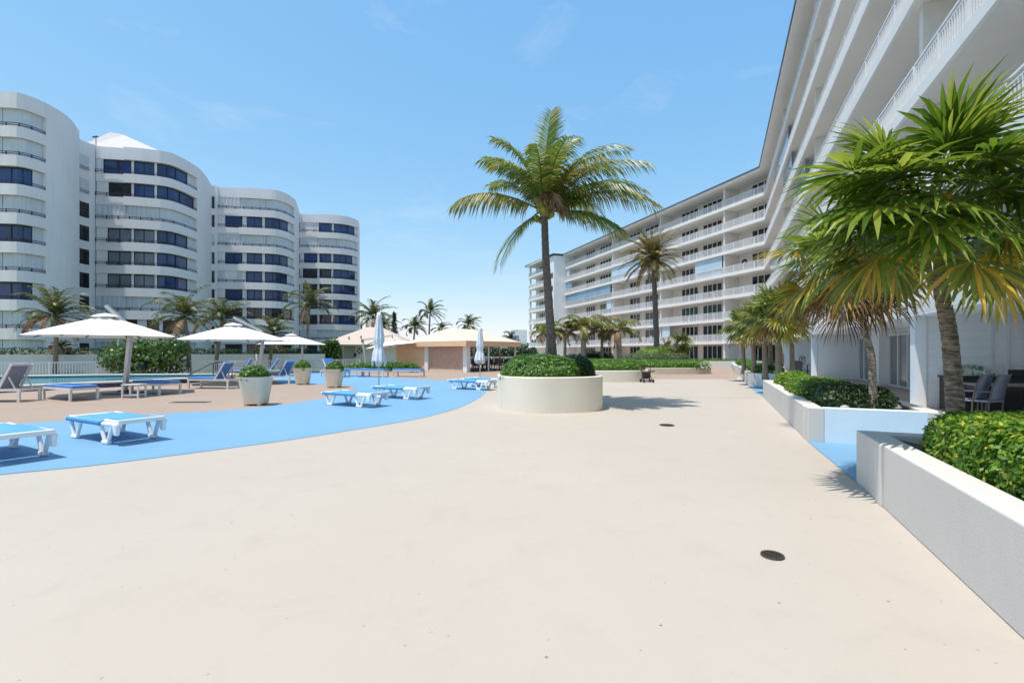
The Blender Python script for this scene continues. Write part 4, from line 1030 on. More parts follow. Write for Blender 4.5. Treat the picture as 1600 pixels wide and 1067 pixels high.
def shrub(label, px, Y, py0, py1, wpx, seed, mat='grape', n=4800, size=0.19):
    z1 = H + (CY - py0) / F * Y; w = wpx / F * Y / 2; c = at(px, Y)
    t_ = thing('shrub', label, 'shrub', (c.x, c.y, 0), 0, 'sea grape shrubs'); rg = random.Random(seed); m = MB(); pts = []
    bl = [(rg.uniform(-0.6, 0.6) * w, rg.uniform(-0.5, 0.5) * w, rg.uniform(0.3, 0.72) * z1, rg.uniform(0.32, 0.5)) for _ in range(12)]
    for i in range(n):
        b = bl[i % 12]; v = Vector((rg.gauss(0, 1), rg.gauss(0, 1), rg.gauss(0, 1))).normalized(); k = rg.uniform(0.75, 1.0)
        p = Vector((b[0] + v.x * w * b[3] * 1.1 * k, b[1] + v.y * w * b[3] * k, max(0.1, b[2] + v.z * z1 * b[3] * 0.75 * k))); pts.append((p, v))
    leaf_quads(m, pts, size, rg, 0.5, 0.95); m.build('foliage', mat, t_)
    m = MB()
    for b in bl[:7]: m.tube([(b[0] * 0.2, b[1] * 0.2, -0.02), (b[0] * 0.6, b[1] * 0.6, b[2] * 0.6), (b[0], b[1], b[2])], [0.05, 0.035, 0.012], 5)
    m.build('branches', 'bark2', t_)
shrub('big round sea grape shrub behind the first parasol mast', 236, 30.5, 524, 580, 118, 5)
shrub('smaller sea grape shrub left of the pink roofed hut', 517, 49, 527, 570, 34, 6, n=1500, size=0.28)
shrub('low dark shrub to the right of the pavilion', 821, 60, 541, 560, 38, 7, 'hedged', 1400, 0.3)
hedge('dark green hedge in the shade behind the pavilion tables', (-3.2, 64, 0), 4.6, 1.2, 2.0, 0.05, 'hedged', 6, 3500, 0.3, 8, None, lump=0.1)
rgp = random.Random(12)
t_ = thing('pine_tree', 'narrow dark evergreen beside the dense palm behind the hut', 'tree', (*at(616, 78).xy, 0)); m = MB(); pts = []
for i in range(1500):
    u = rgp.random(); a = rgp.uniform(0, 6.28); r = 0.75 * (1 - u ** 2) * rgp.uniform(0.4, 1); pts.append((Vector((math.cos(a) * r, math.sin(a) * r, 1 + 6.8 * u)), Vector((math.cos(a), math.sin(a), 0.6))))
leaf_quads(m, pts, 0.45, rgp, 0.6, 0.3); m.build('foliage', 'pine', t_); m = MB(); m.tube([(0, 0, 0), (0, 0, 7.5)], [0.15, 0.03], 7); m.build('trunk', 'bark2', t_)
# distant mass of trees on the skyline
m = MB(); rgp = random.Random(19); pts = []
for i in range(9000):
    x = rgp.uniform(-90, 40); h = 3.2 + 1.4 * math.sin(x * 0.35) + 1.0 * math.sin(x * 0.9 + 1); pts.append((Vector((x, 150 + rgp.uniform(-4, 4), rgp.uniform(0, 1) ** 0.6 * max(0.8, h))), Vector((0, -1, 0.6)).normalized()))
leaf_quads(m, pts, 1.1, rgp, 0.9, 0.7); o_ = m.build('distant_trees', 'hedged'); tag(o_, 'low dark line of trees on the skyline behind the pavilion', 'trees', kind='stuff')
# distant building
fb = thing('office_building', 'small distant pale building with flat roof left of the far wing', 'building', (*at(808, 150).xy, 0))
m = MB(); m.box((0.6, 2, 4.2), (5.0, 6, 8.4)); m.build('wall', 'bluewhite', fb)
m = MB(); m.box((-3.4, 1.5, 3.2), (3, 5, 6.4)); m.build('side_wing', 'bluewhite', fb)
for k in range(3): m = MB(); m.box((-0.6, -1.03, 2.4 + 1.9 * k), (2.2, 0.1, 0.8)); m.build('window', 'frostd', fb)
m = MB(); m.box((-2.6, 0.5, 7.7), (3.4, 3, 0.2)); m.box((-3.8, -0.6, 7.0), (0.12, 0.12, 1.4)); m.build('roof_canopy', 'trim', fb)

# ------------------------------------------------------------------ HUT AND PAVILION
hut = thing('pool_hut', 'small pool hut with pink shingled hip roof and white posts', 'hut', (-15.6, 53, 0))
def hip(m, x0, x1, y0, y1, zb, za, rl=0.0):
    cx, cy = (x0 + x1) / 2, (y0 + y1) / 2
    V = [(x0, y0, zb), (x1, y0, zb), (x1, y1, zb), (x0, y1, zb), (cx - rl, cy, za), (cx + rl, cy, za)]
    m.add(V, [(0, 1, 5, 4), (1, 2, 5), (2, 3, 4, 5), (3, 0, 4), (3, 2, 1, 0)])
m = MB(); hip(m, -4.3, 5.0, -3.6, 4.0, 2.28, 4.25, 0.8); m.build('roof', 'roofpink', hut)
m = MB(); m.box((0.35, 0.2, 2.2), (9.1, 7.4, 0.14)); m.build('fascia_board', 'awning', hut)
m = MB(); m.box((1.6, 0.6, 1.06), (5.2, 5.6, 2.12)); m.build('wall', 'white', hut)
for x in (-3.5, -2.1): m = MB(); m.box((x, -3.0, 1.06), (0.26, 0.26, 2.12)); m.build('post', 'white', hut)
m = MB(); m.box((-2.6, 0.5, 1.06), (2.2, 0.2, 2.12)); m.build('recess_wall', 'shutter', hut)
for x, y in ((-1.55, -2.5), (-0.35, -2.3)):
    m = MB(); zz = 2.28 + (y + 3.6) / 3.8 * 1.97; m.tube([(x, y, zz - 0.05), (x, y, zz + 0.28)], 0.07, 8); m.build('roof_vent', 'alud', hut)
lb = thing('ring_buoy', 'dark ring buoy hanging on the white hut wall', 'ring buoy', (-16.1, 50.68, 1.62))
m = MB(); pts = [(math.cos(2 * math.pi * i / 20) * 0.24, 0, math.sin(2 * math.pi * i / 20) * 0.24) for i in range(21)]; m.tube(pts, 0.06, 7, cap=False); m.build('ring', 'black', lb, smooth=True)
m = MB()
for a in (45, 135, 225, 315): m.box((math.cos(R_(a)) * 0.24, 0, math.sin(R_(a)) * 0.24), (0.08, 0.15, 0.15), M=Matrix.Rotation(-R_(a), 3, 'Y'))
m.build('band', 'canvas', lb)
ph = thing('wall_phone', 'black wall phone on the hut left of the ring buoy', 'phone', (-16.55, 50.85, 1.2)); ph.location.x = -16.6
m = MB(); m.box((0, -0.08, 0), (0.25, 0.14, 0.4)); m.build('housing', 'black', ph, bevel=0.02); m = MB(); m.tube([(0.0, -0.18, -0.12), (0.0, -0.2, 0.14)], 0.04, 6); m.build('handset', 'alud', ph)

pav = thing('pavilion', 'open sided pavilion with cream roof and brown roll shutter front', 'pavilion', (-3.3, 35.2, 0))
# plan corners: near corner, left end, right end, back (world)
nc = Vector((-3.35, 35.0)); lc = Vector((-8.6, 39.6)); rc = Vector((0.75, 40.2)); bc = Vector((-4.3, 46.2))
def off(p, k): c = (nc + lc + rc + bc) / 4; return c + (p - c) * k
zb, zt_ = 2.33, 3.45
ridge1 = Vector((-5.2, 39.2)); ridge2 = Vector((-3.3, 41.5))
m = MB(); C4 = [nc, rc, bc, lc]
V = [(p.x, p.y, zb) for p in C4] + [(ridge1.x, ridge1.y, zt_), (ridge2.x, ridge2.y, zt_)]
m.add(V, [(0, 1, 5, 4), (1, 2, 5), (2, 3, 4, 5), (3, 0, 4)]); m.build('roof', 'awning', pav, world=True)
m = MB(); q = [off(p, 0.985) for p in C4]
m.wallstrip(C4 + C4[:1], q + q[:1], 1.93, zb - 0.003); m.build('valance', 'awnface', pav, world=True)
m = MB(); q = [off(p, 0.98) for p in C4]; m.prism([(p.x, p.y) for p in q], 2.2, 2.25); m.build('ceiling', 'awnface', pav, world=True)
def bar_(p, q, w, z0, z1, nm, mt):
    d = (q - p); L = d.length; a = math.atan2(d.y, d.x); mid = (p + q) / 2; m = MB(); m.box((mid.x, mid.y, (z0 + z1) / 2), (L, w, z1 - z0), a); return m.build(nm, mt, pav, world=True)
w0 = nc + (lc - nc).normalized() * 0.55; w0 = w0 + Vector((0.15, 0.6))
wl = w0 + (lc - nc).normalized() * 3.9
m = MB(); d_ = (wl - w0); L_ = d_.length; a_ = math.atan2(d_.y, d_.x)
for k in range(15):
    zz = 0.2 + k * 0.125; m.box(((w0 + wl) / 2).to_3d() + Vector((0, 0, zz)), (L_, 0.1 + 0.02 * (k % 2), 0.122), a_)
m.build('roll_shutter', 'brownsh', pav, world=True)
bar_(w0, wl, 0.34, 0.0, 0.13, 'counter_base', 'plantert')
for p in (w0 + Vector((0.22, -0.1)), wl + Vector((-0.25, 0.2))):
    m = MB(); m.box((p.x, p.y, 1.05), (0.42, 0.36, 2.1), a_); m.build('pillar', 'white', pav, world=True)
wl2 = wl + (lc - nc).normalized() * 2.2
bar_(wl + Vector((-0.5, 0.45)), wl2 + Vector((-1.5, 0.5)), 0.2, 0, 2.1, 'side_wall', 'awnface')
bk = w0 + Vector((2.6, 5.5)); 
for u in (0.42, 0.93):
    p = nc.lerp(rc, u) + Vector((-0.2, 0.3)); m = MB(); m.box((p.x, p.y, 1.05), (0.11, 0.11, 2.1)); m.build('post', 'white', pav, world=True)
for u in (0.3, 0.8):
    p = rc.lerp(bc, u) + Vector((-0.3, -0.3)); m = MB(); m.box((p.x, p.y, 1.05), (0.11, 0.11, 2.1)); m.build('post', 'white', pav, world=True)
# dining sets below
def dchair():
    t_ = thing('dining_chair', 'black dining chair at a table under the pavilion', 'chair', (0, 0, 0), 0, 'black dining chairs under the pavilion')
    m = MB(); m.box((0, 0, 0.45), (0.46, 0.46, 0.05)); m.build('seat', 'dkwicker', t_)
    m = MB(); m.box((0, 0.23, 0.72), (0.46, 0.04, 0.42)); m.build('backrest', 'dkwicker', t_)
    for x in (-0.2, 0.2):
        for y in (-0.2, 0.2): m = MB(); m.box((x, y, 0.21), (0.045, 0.045, 0.43)); m.build('leg', 'dkwicker', t_)
    m = MB()
    for x in (-0.23, 0.23): m.box((x, 0, 0.66), (0.05, 0.46, 0.04)); m.box((x, -0.21, 0.55), (0.04, 0.04, 0.2))
    m.build('armrest', 'dkwicker', t_); return t_
ch = dchair(); first = True
for i, (x, y) in enumerate(((-2.9, 37.9), (-1.4, 38.8), (-2.0, 41.5), (0.0, 41.4))):
    t_ = thing('dining_table', ['round dark dining table nearest the white pavilion pillar', 'round dark dining table beside the slim pavilion post', 'round dark dining table at the back of the pavilion', 'round dark dining table near the open right end of the pavilion'][i], 'table', (x, y, 0), 0, 'tables under the pavilion')
    m = MB(); m.lathe([(0.5, 0.71), (0.5, 0.74)], 20); m.build('tabletop', 'tabletop', t_); m = MB(); m.lathe([(0.25, 0), (0.05, 0.05), (0.05, 0.71)], 10); m.build('pedestal', 'dkwicker', t_)
    for k in range(4):
        a = k * math.pi / 2 + i * 0.4; loc = (x + math.cos(a) * 0.72, y + math.sin(a) * 0.72, 0)
        if first: ch.location = loc; ch.rotation_euler = (0, 0, a - math.pi / 2); first = False
        else: dup(ch, loc, a - math.pi / 2, ch['label'])
# planted bed before the hut
bed = thing('planting_bed', 'low kerbed planting bed in front of the hut', 'planter', (-9.6, 35.5, 0))
m = MB(); m.lathe([(1.0, 0), (1.0, 0.14), (0.94, 0.14), (0.94, 0.05)], 36, sx=3.0, sy=1.1, cap=False, rz=0.1); m.build('kerb', 'plantert', bed); m = MB(); m.lathe([(0.95, 0.1), (0.1, 0.13)], 30, sx=3.0, sy=1.1, rz=0.1); m.build('soil', 'soil', bed)
hedge('long leafy green hedge in the kerbed bed before the hut', (-9.6, 35.5, 0.08), 2.75, 0.85, 0.62, 0.1, 'hedge', 4, 4500, 0.16, 33, None, lump=0.12)

# ------------------------------------------------------------------ PARASOLS
def parasol(label, base, mast_top, hub_apex, radius, zr, za, sides=8, rot=0.0, tilt=(0, 0), lean=(0.15, 0)):
    """cantilever parasol: base local origin; hub_apex = horizontal offset of the canopy centre"""
    t_ = thing('parasol', label, 'parasol', base, 0, 'white cantilever parasols by the pool')
    hx, hy = hub_apex
    m = MB(); m.box((0, 0, 0.035), (0.9, 0.9, 0.06)); m.box((0, 0, 0.1), (0.3, 0.3, 0.1)); m.build('base_plate', 'alud', t_, bevel=0.01)
    m = MB(); mt = Vector((lean[0], lean[1], mast_top)); m.beam((0, 0, 0.06), mt, 0.15, 0.12); m.build('mast', 'alu', t_, bevel=0.01)
    cz = za + 0.02; tip = Vector((hx, hy, za + 0.36)); d = (tip - mt).normalized()
    m = MB()
    for s in (-0.06, 0.06):
        n = d.cross(UP).normalized() * s; m.beam(mt + n + UP * 0.05, tip + n, 0.035, 0.1)
    m.build('arm', 'alu', t_)
    m = MB(); m.beam(mt - UP * 0.45 + Vector((-lean[0] * 0.2, 0, 0)), mt.lerp(tip, 0.72) - UP * 0.12, 0.05, 0.06); m.build('strut', 'alud', t_)
    m = MB(); m.box(mt, (0.2, 0.16, 0.28)); m.build('elbow', 'alud', t_, bevel=0.02)
    T = Matrix.Rotation(tilt[1], 3, 'Y') @ Matrix.Rotation(tilt[0], 3, 'X')
    c = Vector((hx, hy, 0)); rings = 7
    vs = []; nseg = sides * 4
    def rim(j, k):
        u = k / rings; a = rot + 2 * math.pi * j / nseg; fr_ = (j % 4) / 4.0; sag = math.sin(math.pi * fr_)
        per = math.cos(math.pi / sides) / math.cos((fr_ - 0.5) * 2 * math.pi / sides)
        r = radius * u * per * (1 - 0.02 * sag * u); z = (zr - za) * (u ** 1.06) - 0.05 * sag * math.sin(math.pi * u) 
        return T @ Vector((math.cos(a) * r, math.sin(a) * r, z)) + c + UP * za
    m = MB()
    vs = [rim(j, k) for k in range(1, rings + 1) for j in range(nseg)] + [rim(0, 0)]
    fs = [(k * nseg + j, (k + 1) * nseg + j, (k + 1) * nseg + (j + 1) % nseg, k * nseg + (j + 1) % nseg) for k in range(rings - 1) for j in range(nseg)] + [(len(vs) - 1, j, (j + 1) % nseg) for j in range(nseg)]
    m.add(vs, fs); o = m.build('canopy', 'canvas', t_); sm = o.modifiers.new('solid', 'SOLIDIFY'); sm.thickness = 0.012
    m = MB()
    vs = []
    for k, (r, z) in enumerate(((0.05, 0.12), (0.3, 0.06), (0.42, 0.0))):
        for j in range(16): a = 2 * math.pi * j / 16; vs.append(T @ Vector((math.cos(a) * r, math.sin(a) * r, z)) + c + UP * (za - 0.03))
    m.add(vs, [(k * 16 + j, (k + 1) * 16 + j, (k + 1) * 16 + (j + 1) % 16, k * 16 + (j + 1) % 16) for k in range(2) for j in range(16)] + [tuple(range(16))]); o = m.build('vent_cap', 'canvas', t_); o.modifiers.new('solid', 'SOLIDIFY').thickness = 0.01
    m = MB(); m.tube([tip, c + UP * (za - 0.35)], 0.035, 8); m.build('hub', 'alud', t_)
    for j in range(sides):
        m = MB(); p0 = c + UP * (za - 0.1); p1 = rim(j * 4, rings) - UP * 0.03; m.beam(p0, p1, 0.03, 0.03); m.build('rib', 'alud', t_)
    return t_
b1 = at(195, 17.2); k1 = at(166, 17.0)
parasol('white cantilever parasol nearest the camera beside the pool', b1, 2.32, (k1.x - b1.x, -0.2), 2.2, 2.05, 2.78, 8, R_(11), lean=(0.22, 0.0))
b2_ = at(405, 23.4); k2 = at(365, 23.0)
parasol('middle white cantilever parasol behind the cream pot', b2_, 2.42, (k2.x - b2_.x, -0.4), 2.5, 2.06, 2.8, 8, R_(14), lean=(0.2, 0.0))
b3 = at(472, 36); k3 = at(456, 35.5)
parasol('farthest white parasol of the pool row behind the middle one', b3, 2.2, (k3.x - b3.x, -0.6), 2.45, 2.06, 2.75, 8, R_(9), lean=(0.02, 0.0))
b4 = at(573, 40); k4 = at(613, 39.5)
parasol('tilted white cantilever parasol leaning in front of the pink hut', b4, 2.45, (k4.x - b4.x, -0.5), 2.25, 2.0, 2.5, 8, R_(20), tilt=(0.0, -0.12), lean=(-0.35, 0.0))
def closed(label, base, ztop, zbot, r, mat, seed, group='closed parasols', loose=True):
    t_ = thing('parasol', label, 'parasol', base, 0, group); rg = random.Random(seed)
    m = MB(); m.tube([(0, 0, 0), (0, 0, ztop + 0.06)], 0.024, 8); m.build('pole', 'alu', t_)
    m = MB(); m.lathe([(0.26, 0.0), (0.26, 0.05), (0.06, 0.08), (0.05, 0.2)], 20); m.build('base', 'greyres', t_)
    m = MB(); n = 32; rows = 14; vs = []; hgt = ztop - zbot; ph = rg.uniform(0, 6)
    for i in range(rows + 1):
        u = i / rows
        rr = r * (0.30 + 0.55 * min(1, u * 1.6)) * (1 - (0.3 * math.exp(-((u - 0.66) / 0.07) ** 2) if loose else 0)) * (1 + (0.28 * max(0, u - 0.74) / 0.26 if loose else 0))
        if i == 0: rr = 0.05
        for j in range(n):
            a = 2 * math.pi * j / n; f = 1 + 0.2 * math.sin(8 * a + ph + u * 2) + 0.06 * math.sin(3 * a + u * 5)
            z = ztop - hgt * u - (0.1 * math.sin(4 * a + ph) if i == rows else 0)
            vs.append((math.cos(a) * rr * f, math.sin(a) * rr * f, z))
    m.add(vs, [(i * n + j, (i + 1) * n + j, (i + 1) * n + (j + 1) % n, i * n + (j + 1) % n) for i in range(rows) for j in range(n)] + [tuple(range(n))])
    o = m.build('folded_canopy', mat, t_, smooth=True); o.modifiers.new('solid', 'SOLIDIFY').thickness = 0.012
    m = MB(); zz = ztop - hgt * 0.66; m.lathe([(r * 0.66, -0.03), (r * 0.68, 0.0), (r * 0.66, 0.03)], 24, (0, 0, zz)); m.build('tie_strap', mat, t_)
    return t_
closed('closed grey white parasol standing between two loungers on the blue paint', at(592, 17.4), 2.93, 1.08, 0.22, 'canvasg', 1)
closed('closed grey white parasol beside the loungers near the oval planter', at(750, 24.2), 2.76, 1.0, 0.22, 'canvasg', 2)
pb = RF(29.8, 2.3); closed('closed brown parasol standing on the right terrace edge', (pb.x, pb.y, 0), 2.2, 0.6, 0.26, 'browncv', 3, loose=False)

# ------------------------------------------------------------------ LOUNGERS
def resin_lounger():
    """stackable resin lounger with sling; +x is the head end with its folded backrest board; length 1.85, width 0.68"""
    t_ = thing('sun_lounger', '', 'lounger', (0, 0, 0), 0, 'white resin loungers on the blue paint')
    L, Wd, z = 1.85, 0.66, 0.33
    for s in (-1, 1):
        m = MB(); y = s * Wd / 2
        m.tube(spline3([(-L / 2, y, z - 0.03), (-L / 2 + 0.1, y, z + 0.02), (-0.3, y, z), (0.3, y, z - 0.01), (L / 2 - 0.1, y, z), (L / 2, y, z - 0.02)], 4), [0.034] * 21, 8)
        m.build('side_rail', 'resin', t_, smooth=True)
    for x, sg in ((-0.62, -1), (0.52, 1)):
        for s in (-1, 1):
            m = MB(); y = s * (Wd / 2)
            # A-shaped leg: outer post and inner brace meeting in a rounded foot
            for xa, xb in ((x - 0.20, x - 0.04), (x + 0.22, x + 0.05)):
                v0 = [(xa - 0.042, y - 0.026, z), (xa + 0.042, y - 0.026, z), (xa + 0.042, y + 0.026, z), (xa - 0.042, y + 0.026, z)]
                v1 = [(xb - 0.03, y - 0.024, 0.015), (xb + 0.03, y - 0.024, 0.015), (xb + 0.03, y + 0.024, 0.015), (xb - 0.03, y + 0.024, 0.015)]
                m.add(v0 + v1, [(0, 1, 2, 3), (7, 6, 5, 4), (0, 4, 5, 1), (1, 5, 6, 2), (2, 6, 7, 3), (3, 7, 4, 0)])
            m.box((x, y, 0.03), (0.2, 0.075, 0.055)); m.build('leg', 'resin', t_, bevel=0.014)
    m = MB(); n = 16; V_ = [-1, -1, -0.95, -0.5, 0, 0.5, 0.95, 1, 1]; k = len(V_) - 1; vs = []
    for i in range(n + 1):
        for j in range(k + 1):
            x = -L / 2 + 0.03 + (L * 0.70) * i / n; v = V_[j]
            zz = z + 0.046 - 0.02 * (1 - v * v)
            if abs(v) == 1: zz = z - 0.035 if j in (0, k) else z + 0.03
            vs.append((x, v * (Wd / 2 + 0.045), zz))
    m.add(vs, [(i * (k + 1) + j, (i + 1) * (k + 1) + j, (i + 1) * (k + 1) + j + 1, i * (k + 1) + j + 1) for i in range(n) for j in range(k)])
    o = m.build('sling', 'sling', t_, smooth=True); o.modifiers.new('solid', 'SOLIDIFY').thickness = 0.012
    m = MB(); m.box((-L / 2 + 0.0, 0, z + 0.012), (0.10, Wd + 0.06, 0.05)); m.build('foot_bar', 'resin', t_, bevel=0.02)
    h = MB()   # folded backrest: frame with grey slats
    for s in (-1, 1): h.box((L / 2 - 0.24, s * (Wd / 2 - 0.02), z + 0.045), (0.5, 0.045, 0.05))
    h.box((L / 2 - 0.01, 0, z + 0.045), (0.05, Wd, 0.07)); h.build('backrest_frame', 'resin', t_, bevel=0.012)
    h = MB()
    for i in range(4): h.box((L / 2 - 0.42 + 0.115 * i, 0, z + 0.06), (0.108, Wd - 0.1, 0.035))
    h.build('backrest_slats', 'sling', t_)
    for s in (-1, 1):
        h = MB(); v0 = [(L / 2 - 0.16, s * Wd / 2 - 0.035, z), (L / 2 + 0.01, s * Wd / 2 - 0.035, z + 0.03), (L / 2 + 0.01, s * Wd / 2 + 0.035, z + 0.03), (L / 2 - 0.16, s * Wd / 2 + 0.035, z)]
        v1 = [(L / 2 - 0.1, s * Wd / 2 - 0.03, 0.16), (L / 2 - 0.015, s * Wd / 2 - 0.03, 0.16), (L / 2 - 0.015, s * Wd / 2 + 0.03, 0.16), (L / 2 - 0.1, s * Wd / 2 + 0.03, 0.16)]
        h.add(v0 + v1, [(3, 2, 1, 0), (4, 5, 6, 7), (0, 1, 5, 4), (1, 2, 6, 5), (2, 3, 7, 6), (3, 0, 4, 7)]); h.build('end_bracket', 'resin', t_, bevel=0.02)
    return t_
RL = resin_lounger()
def put(proto, used, loc, rz, label):
    if not used: proto.location = loc; proto.rotation_euler = (0, 0, rz); proto['label'] = label; return proto
    return dup(proto, loc, rz, label)
ang = math.atan2(-0.55, 1.0)
def rl_place(Dx, Dy, a):     # Dx, Dy: ground point of the near head-end leg
    c_, s_ = math.cos(a), math.sin(a); lx, ly = 0.55, -0.33
    return (Dx - (c_ * lx - s_ * ly), Dy - (s_ * lx + c_ * ly), 0.008)
LL = [(-6.56, 7.78, ang, 'white resin lounger with blue sling alone on the blue paint in the left foreground'),
      (-7.08, 6.36, ang, 'white resin lounger with blue sling cut off by the left edge'),
      (-4.09, 12.93, ang, 'blue slung resin lounger left of the first closed parasol'),
      (-3.3, 15.1, ang, 'blue slung resin lounger right of the first closed parasol'),
      (-1.28, 18.75, ang, 'front resin lounger of the pair beside the oval planter'),
      (-0.80, 20.2, ang, 'rear resin lounger of the pair beside the oval planter')]
for i, (x, y, a, lb) in enumerate(LL): put(RL, i, rl_place(x, y, a), a, lb)

def frame_lounger(back, cush='cushion', bmat='cushion', label='', group='framed loungers with blue cushions', backdeg=58):
    """aluminium lounger, +x is the head end; back = raised backrest"""
    t_ = thing('sun_lounger', label, 'lounger', (0, 0, 0), 0, group); L, Wd, z = 1.85, 0.68, 0.36
    m = MB()
    for s in (-1, 1): m.box((0, s * Wd / 2, z), (L, 0.05, 0.07))
    for x in (-L / 2, L / 2, 0.25): m.box((x, 0, z), (0.05, Wd - 0.052, 0.06))
    m.build('frame', 'lframe', t_)
    for x in (-L / 2 + 0.06, L / 2 - 0.06):
        for s in (-1, 1): m = MB(); m.box((x, s * (Wd / 2 - 0.003), (z - 0.037) / 2), (0.07, 0.055, z - 0.037)); m.build('leg', 'lframe', t_)
    def pad(x0, x1, nm, mt):
        m = MB(); n = 6; m.box(((x0 + x1) / 2, 0, z + 0.075), (x1 - x0 - 0.01, Wd - 0.03, 0.075)); return m.build(nm, mt, t_, bevel=0.028)
    pad(-L / 2, -0.32, 'leg_cushion', cush); pad(-0.32, 0.3, 'seat_cushion', cush)
    if not back: pad(0.3, L / 2, 'back_cushion', bmat)
    else:
        a = R_(backdeg); M = Matrix.Rotation(-a, 3, 'Y'); l = 0.78
        c = Vector((0.28, 0, z + 0.06)) + M @ Vector((l / 2, 0, 0.05))
        m = MB(); m.box(c, (l, Wd - 0.06, 0.07), M=M); m.build('back_cushion', bmat, t_, bevel=0.025)
        m = MB()
        for s in (-1, 1): m.beam((0.28, s * (Wd / 2 - 0.01), z + 0.02), Vector((0.28, s * (Wd / 2 - 0.01), z + 0.02)) + M @ Vector((l + 0.04, 0, 0)), 0.045, 0.05)
        e = Vector((0.28, 0, z + 0.02)) + M @ Vector((l + 0.02, 0, 0)); m.beam(e + Vector((0, -Wd / 2 + 0.04, 0)), e + Vector((0, Wd / 2 - 0.04, 0)), 0.045)
        for s in (-1, 1): m.beam(Vector((0.28, s * 0.27, z)) + M @ Vector((0.45, 0, -0.04)), (0.72, s * 0.27, z), 0.03)
        m.build('back_frame', 'lframe', t_)
    return t_
FLAT = frame_lounger(False); UPR = frame_lounger(True); GREY = frame_lounger(True, 'greysl', 'greysl', 'grey framed lounger with raised mesh back at the left edge by the pool', None, 64)
def fl_place(Dx, Dy, a, lx=0.86, ly=-0.34):
    c_, s_ = math.cos(a), math.sin(a); return (Dx - (c_ * lx - s_ * ly), Dy - (s_ * lx + c_ * ly), 0.004)
a1 = math.atan2(-0.50, 1.0)
FLs = [(-13.35, 14.5, a1, 'flat blue cushioned lounger left of the first parasol mast'),
       (-12.2, 16.6, a1, 'flat blue cushioned lounger right of the first parasol mast'),
       (-9.1, 29.4, -0.25, 'flat far lounger between the second and third cream pots'),
       (-7.7, 28.6, -0.2, 'flat far lounger in front of the kerbed hedge, left of the pair'),
       (-5.55, 28.9, -0.2, 'flat far lounger in front of the kerbed hedge, right of the pair')]
for i, (x, y, a, lb) in enumerate(FLs): put(FLAT, i, fl_place(x, y, a), a, lb)
URs = [(-11.5, 19.4, -0.12, 'raised back blue lounger left of the second parasol mast'),
       (-10.5, 22.6, -0.25, 'raised back blue lounger right of the second parasol mast'),
       (-16.3, 30.2, 0.2, 'far raised back lounger by the fence, left of two'),
       (-14.6, 30.2, 0.2, 'far raised back lounger by the fence, right of two'),
       (-11.2, 29.6, 2.6, 'far raised back lounger seen from the side beside the third pot')]
for i, (x, y, a, lb) in enumerate(URs): put(UPR, i, fl_place(x, y, a), a, lb)
GREY.location = (*fl_place(-14.7, 14.3, 0.05)[:2], 0.004); GREY.rotation_euler = (0, 0, 0.05)
st = thing('side_table', 'small white slatted side table between two blue loungers', 'table', (-12.4, 15.75, 0.004), 0.15)
m = MB(); m.box((0, 0, 0.43), (0.52, 0.46, 0.035)); m.build('tabletop', 'lframe', st, bevel=0.006)
for x in (-0.23, 0.23):
    for y in (-0.2, 0.2): m = MB(); m.box((x, y, 0.205), (0.045, 0.045, 0.41)); m.build('leg', 'lframe', st)
m = MB(); m.box((0, -0.2, 0.1), (0.41, 0.03, 0.04)); m.box((0, 0.2, 0.1), (0.41, 0.03, 0.04)); m.box((0, -0.2, 0.255), (0.04, 0.03, 0.3)); m.box((0, 0.2, 0.255), (0.04, 0.03, 0.3)); m.build('stretcher', 'lframe', st)
c = at(221, 29.2); bn = thing('bin', 'dark bin standing at the pool fence behind the first parasol', 'bin', (c.x, c.y, 0))
m = MB(); m.lathe([(0.22, 0), (0.27, 0.7), (0.27, 0.78)], 14); m.build('bin_body', 'seatgreen', bn); m = MB(); m.lathe([(0.29, 0.782), (0.28, 0.84), (0.1, 0.9)], 14); m.build('lid', 'black', bn)
c = at(185, 29.6); po = thing('post', 'thin white post with a small arm behind the pool', 'post', (c.x, c.y, 0))
m = MB(); m.tube([(0, 0, 0), (0, 0, 2.4)], 0.055, 8); m.build('pole', 'rail', po); m = MB(); m.box((0.25, 0, 2.38), (0.6, 0.08, 0.08)); m.build('arm', 'rail', po)

# ------------------------------------------------------------------ POTS
def pot(px, Y, wtop, h, label, plabel, seed):
    c = at(px, Y); t_ = thing('plant_pot', label, 'pot', (c.x, c.y, 0.004), rng.uniform(-0.2, 0.2), 'cream square pots around the pool')
    r = wtop / 2; b = r * 0.70
    m = MB(); m.lathe([(b * 0.9, 0.05), (b, 0.05), (b * 1.02, 0.07), (r * 0.97, h - 0.03), (r, h), (r * 0.9, h), (r * 0.86, h - 0.12)], 40, cap=False, pw=4.5); m.build('pot_body', 'pot', t_, smooth=False)
    for x in (-1, 1):
        for y in (-1, 1): m = MB(); m.box((x * b * 0.65, y * b * 0.65, 0.025), (0.09, 0.09, 0.05)); m.build('pot_foot', 'pot', t_)
    m = MB(); m.lathe([(r * 0.88, h - 0.09), (r * 0.2, h - 0.06)], 24, pw=4.5); m.build('soil', 'soil', t_)
    hedge(plabel, (c.x, c.y, h - 0.08), r * 0.92, r * 0.92, 0.42 if seed != 101 else 0.40, 0, 'hedge', 2.4, 1600, 0.085, seed, 'shrubs in the cream pots', 0.18, 'potted_shrub', 'shrub')
pot(400, 13.6, 0.78, 0.80, 'large cream pot nearest the camera on the tan deck', 'leafy green shrub in the nearest cream pot', 101)
pot(473, 22.2, 0.74, 0.76, 'cream pot in the middle distance before the third parasol', 'leafy green shrub in the cream pot before the third parasol', 102)
pot(522, 20.3, 0.74, 0.78, 'cream pot at the rounded tip of the tan deck', 'leafy green shrub in the pot at the tan deck tip', 103)

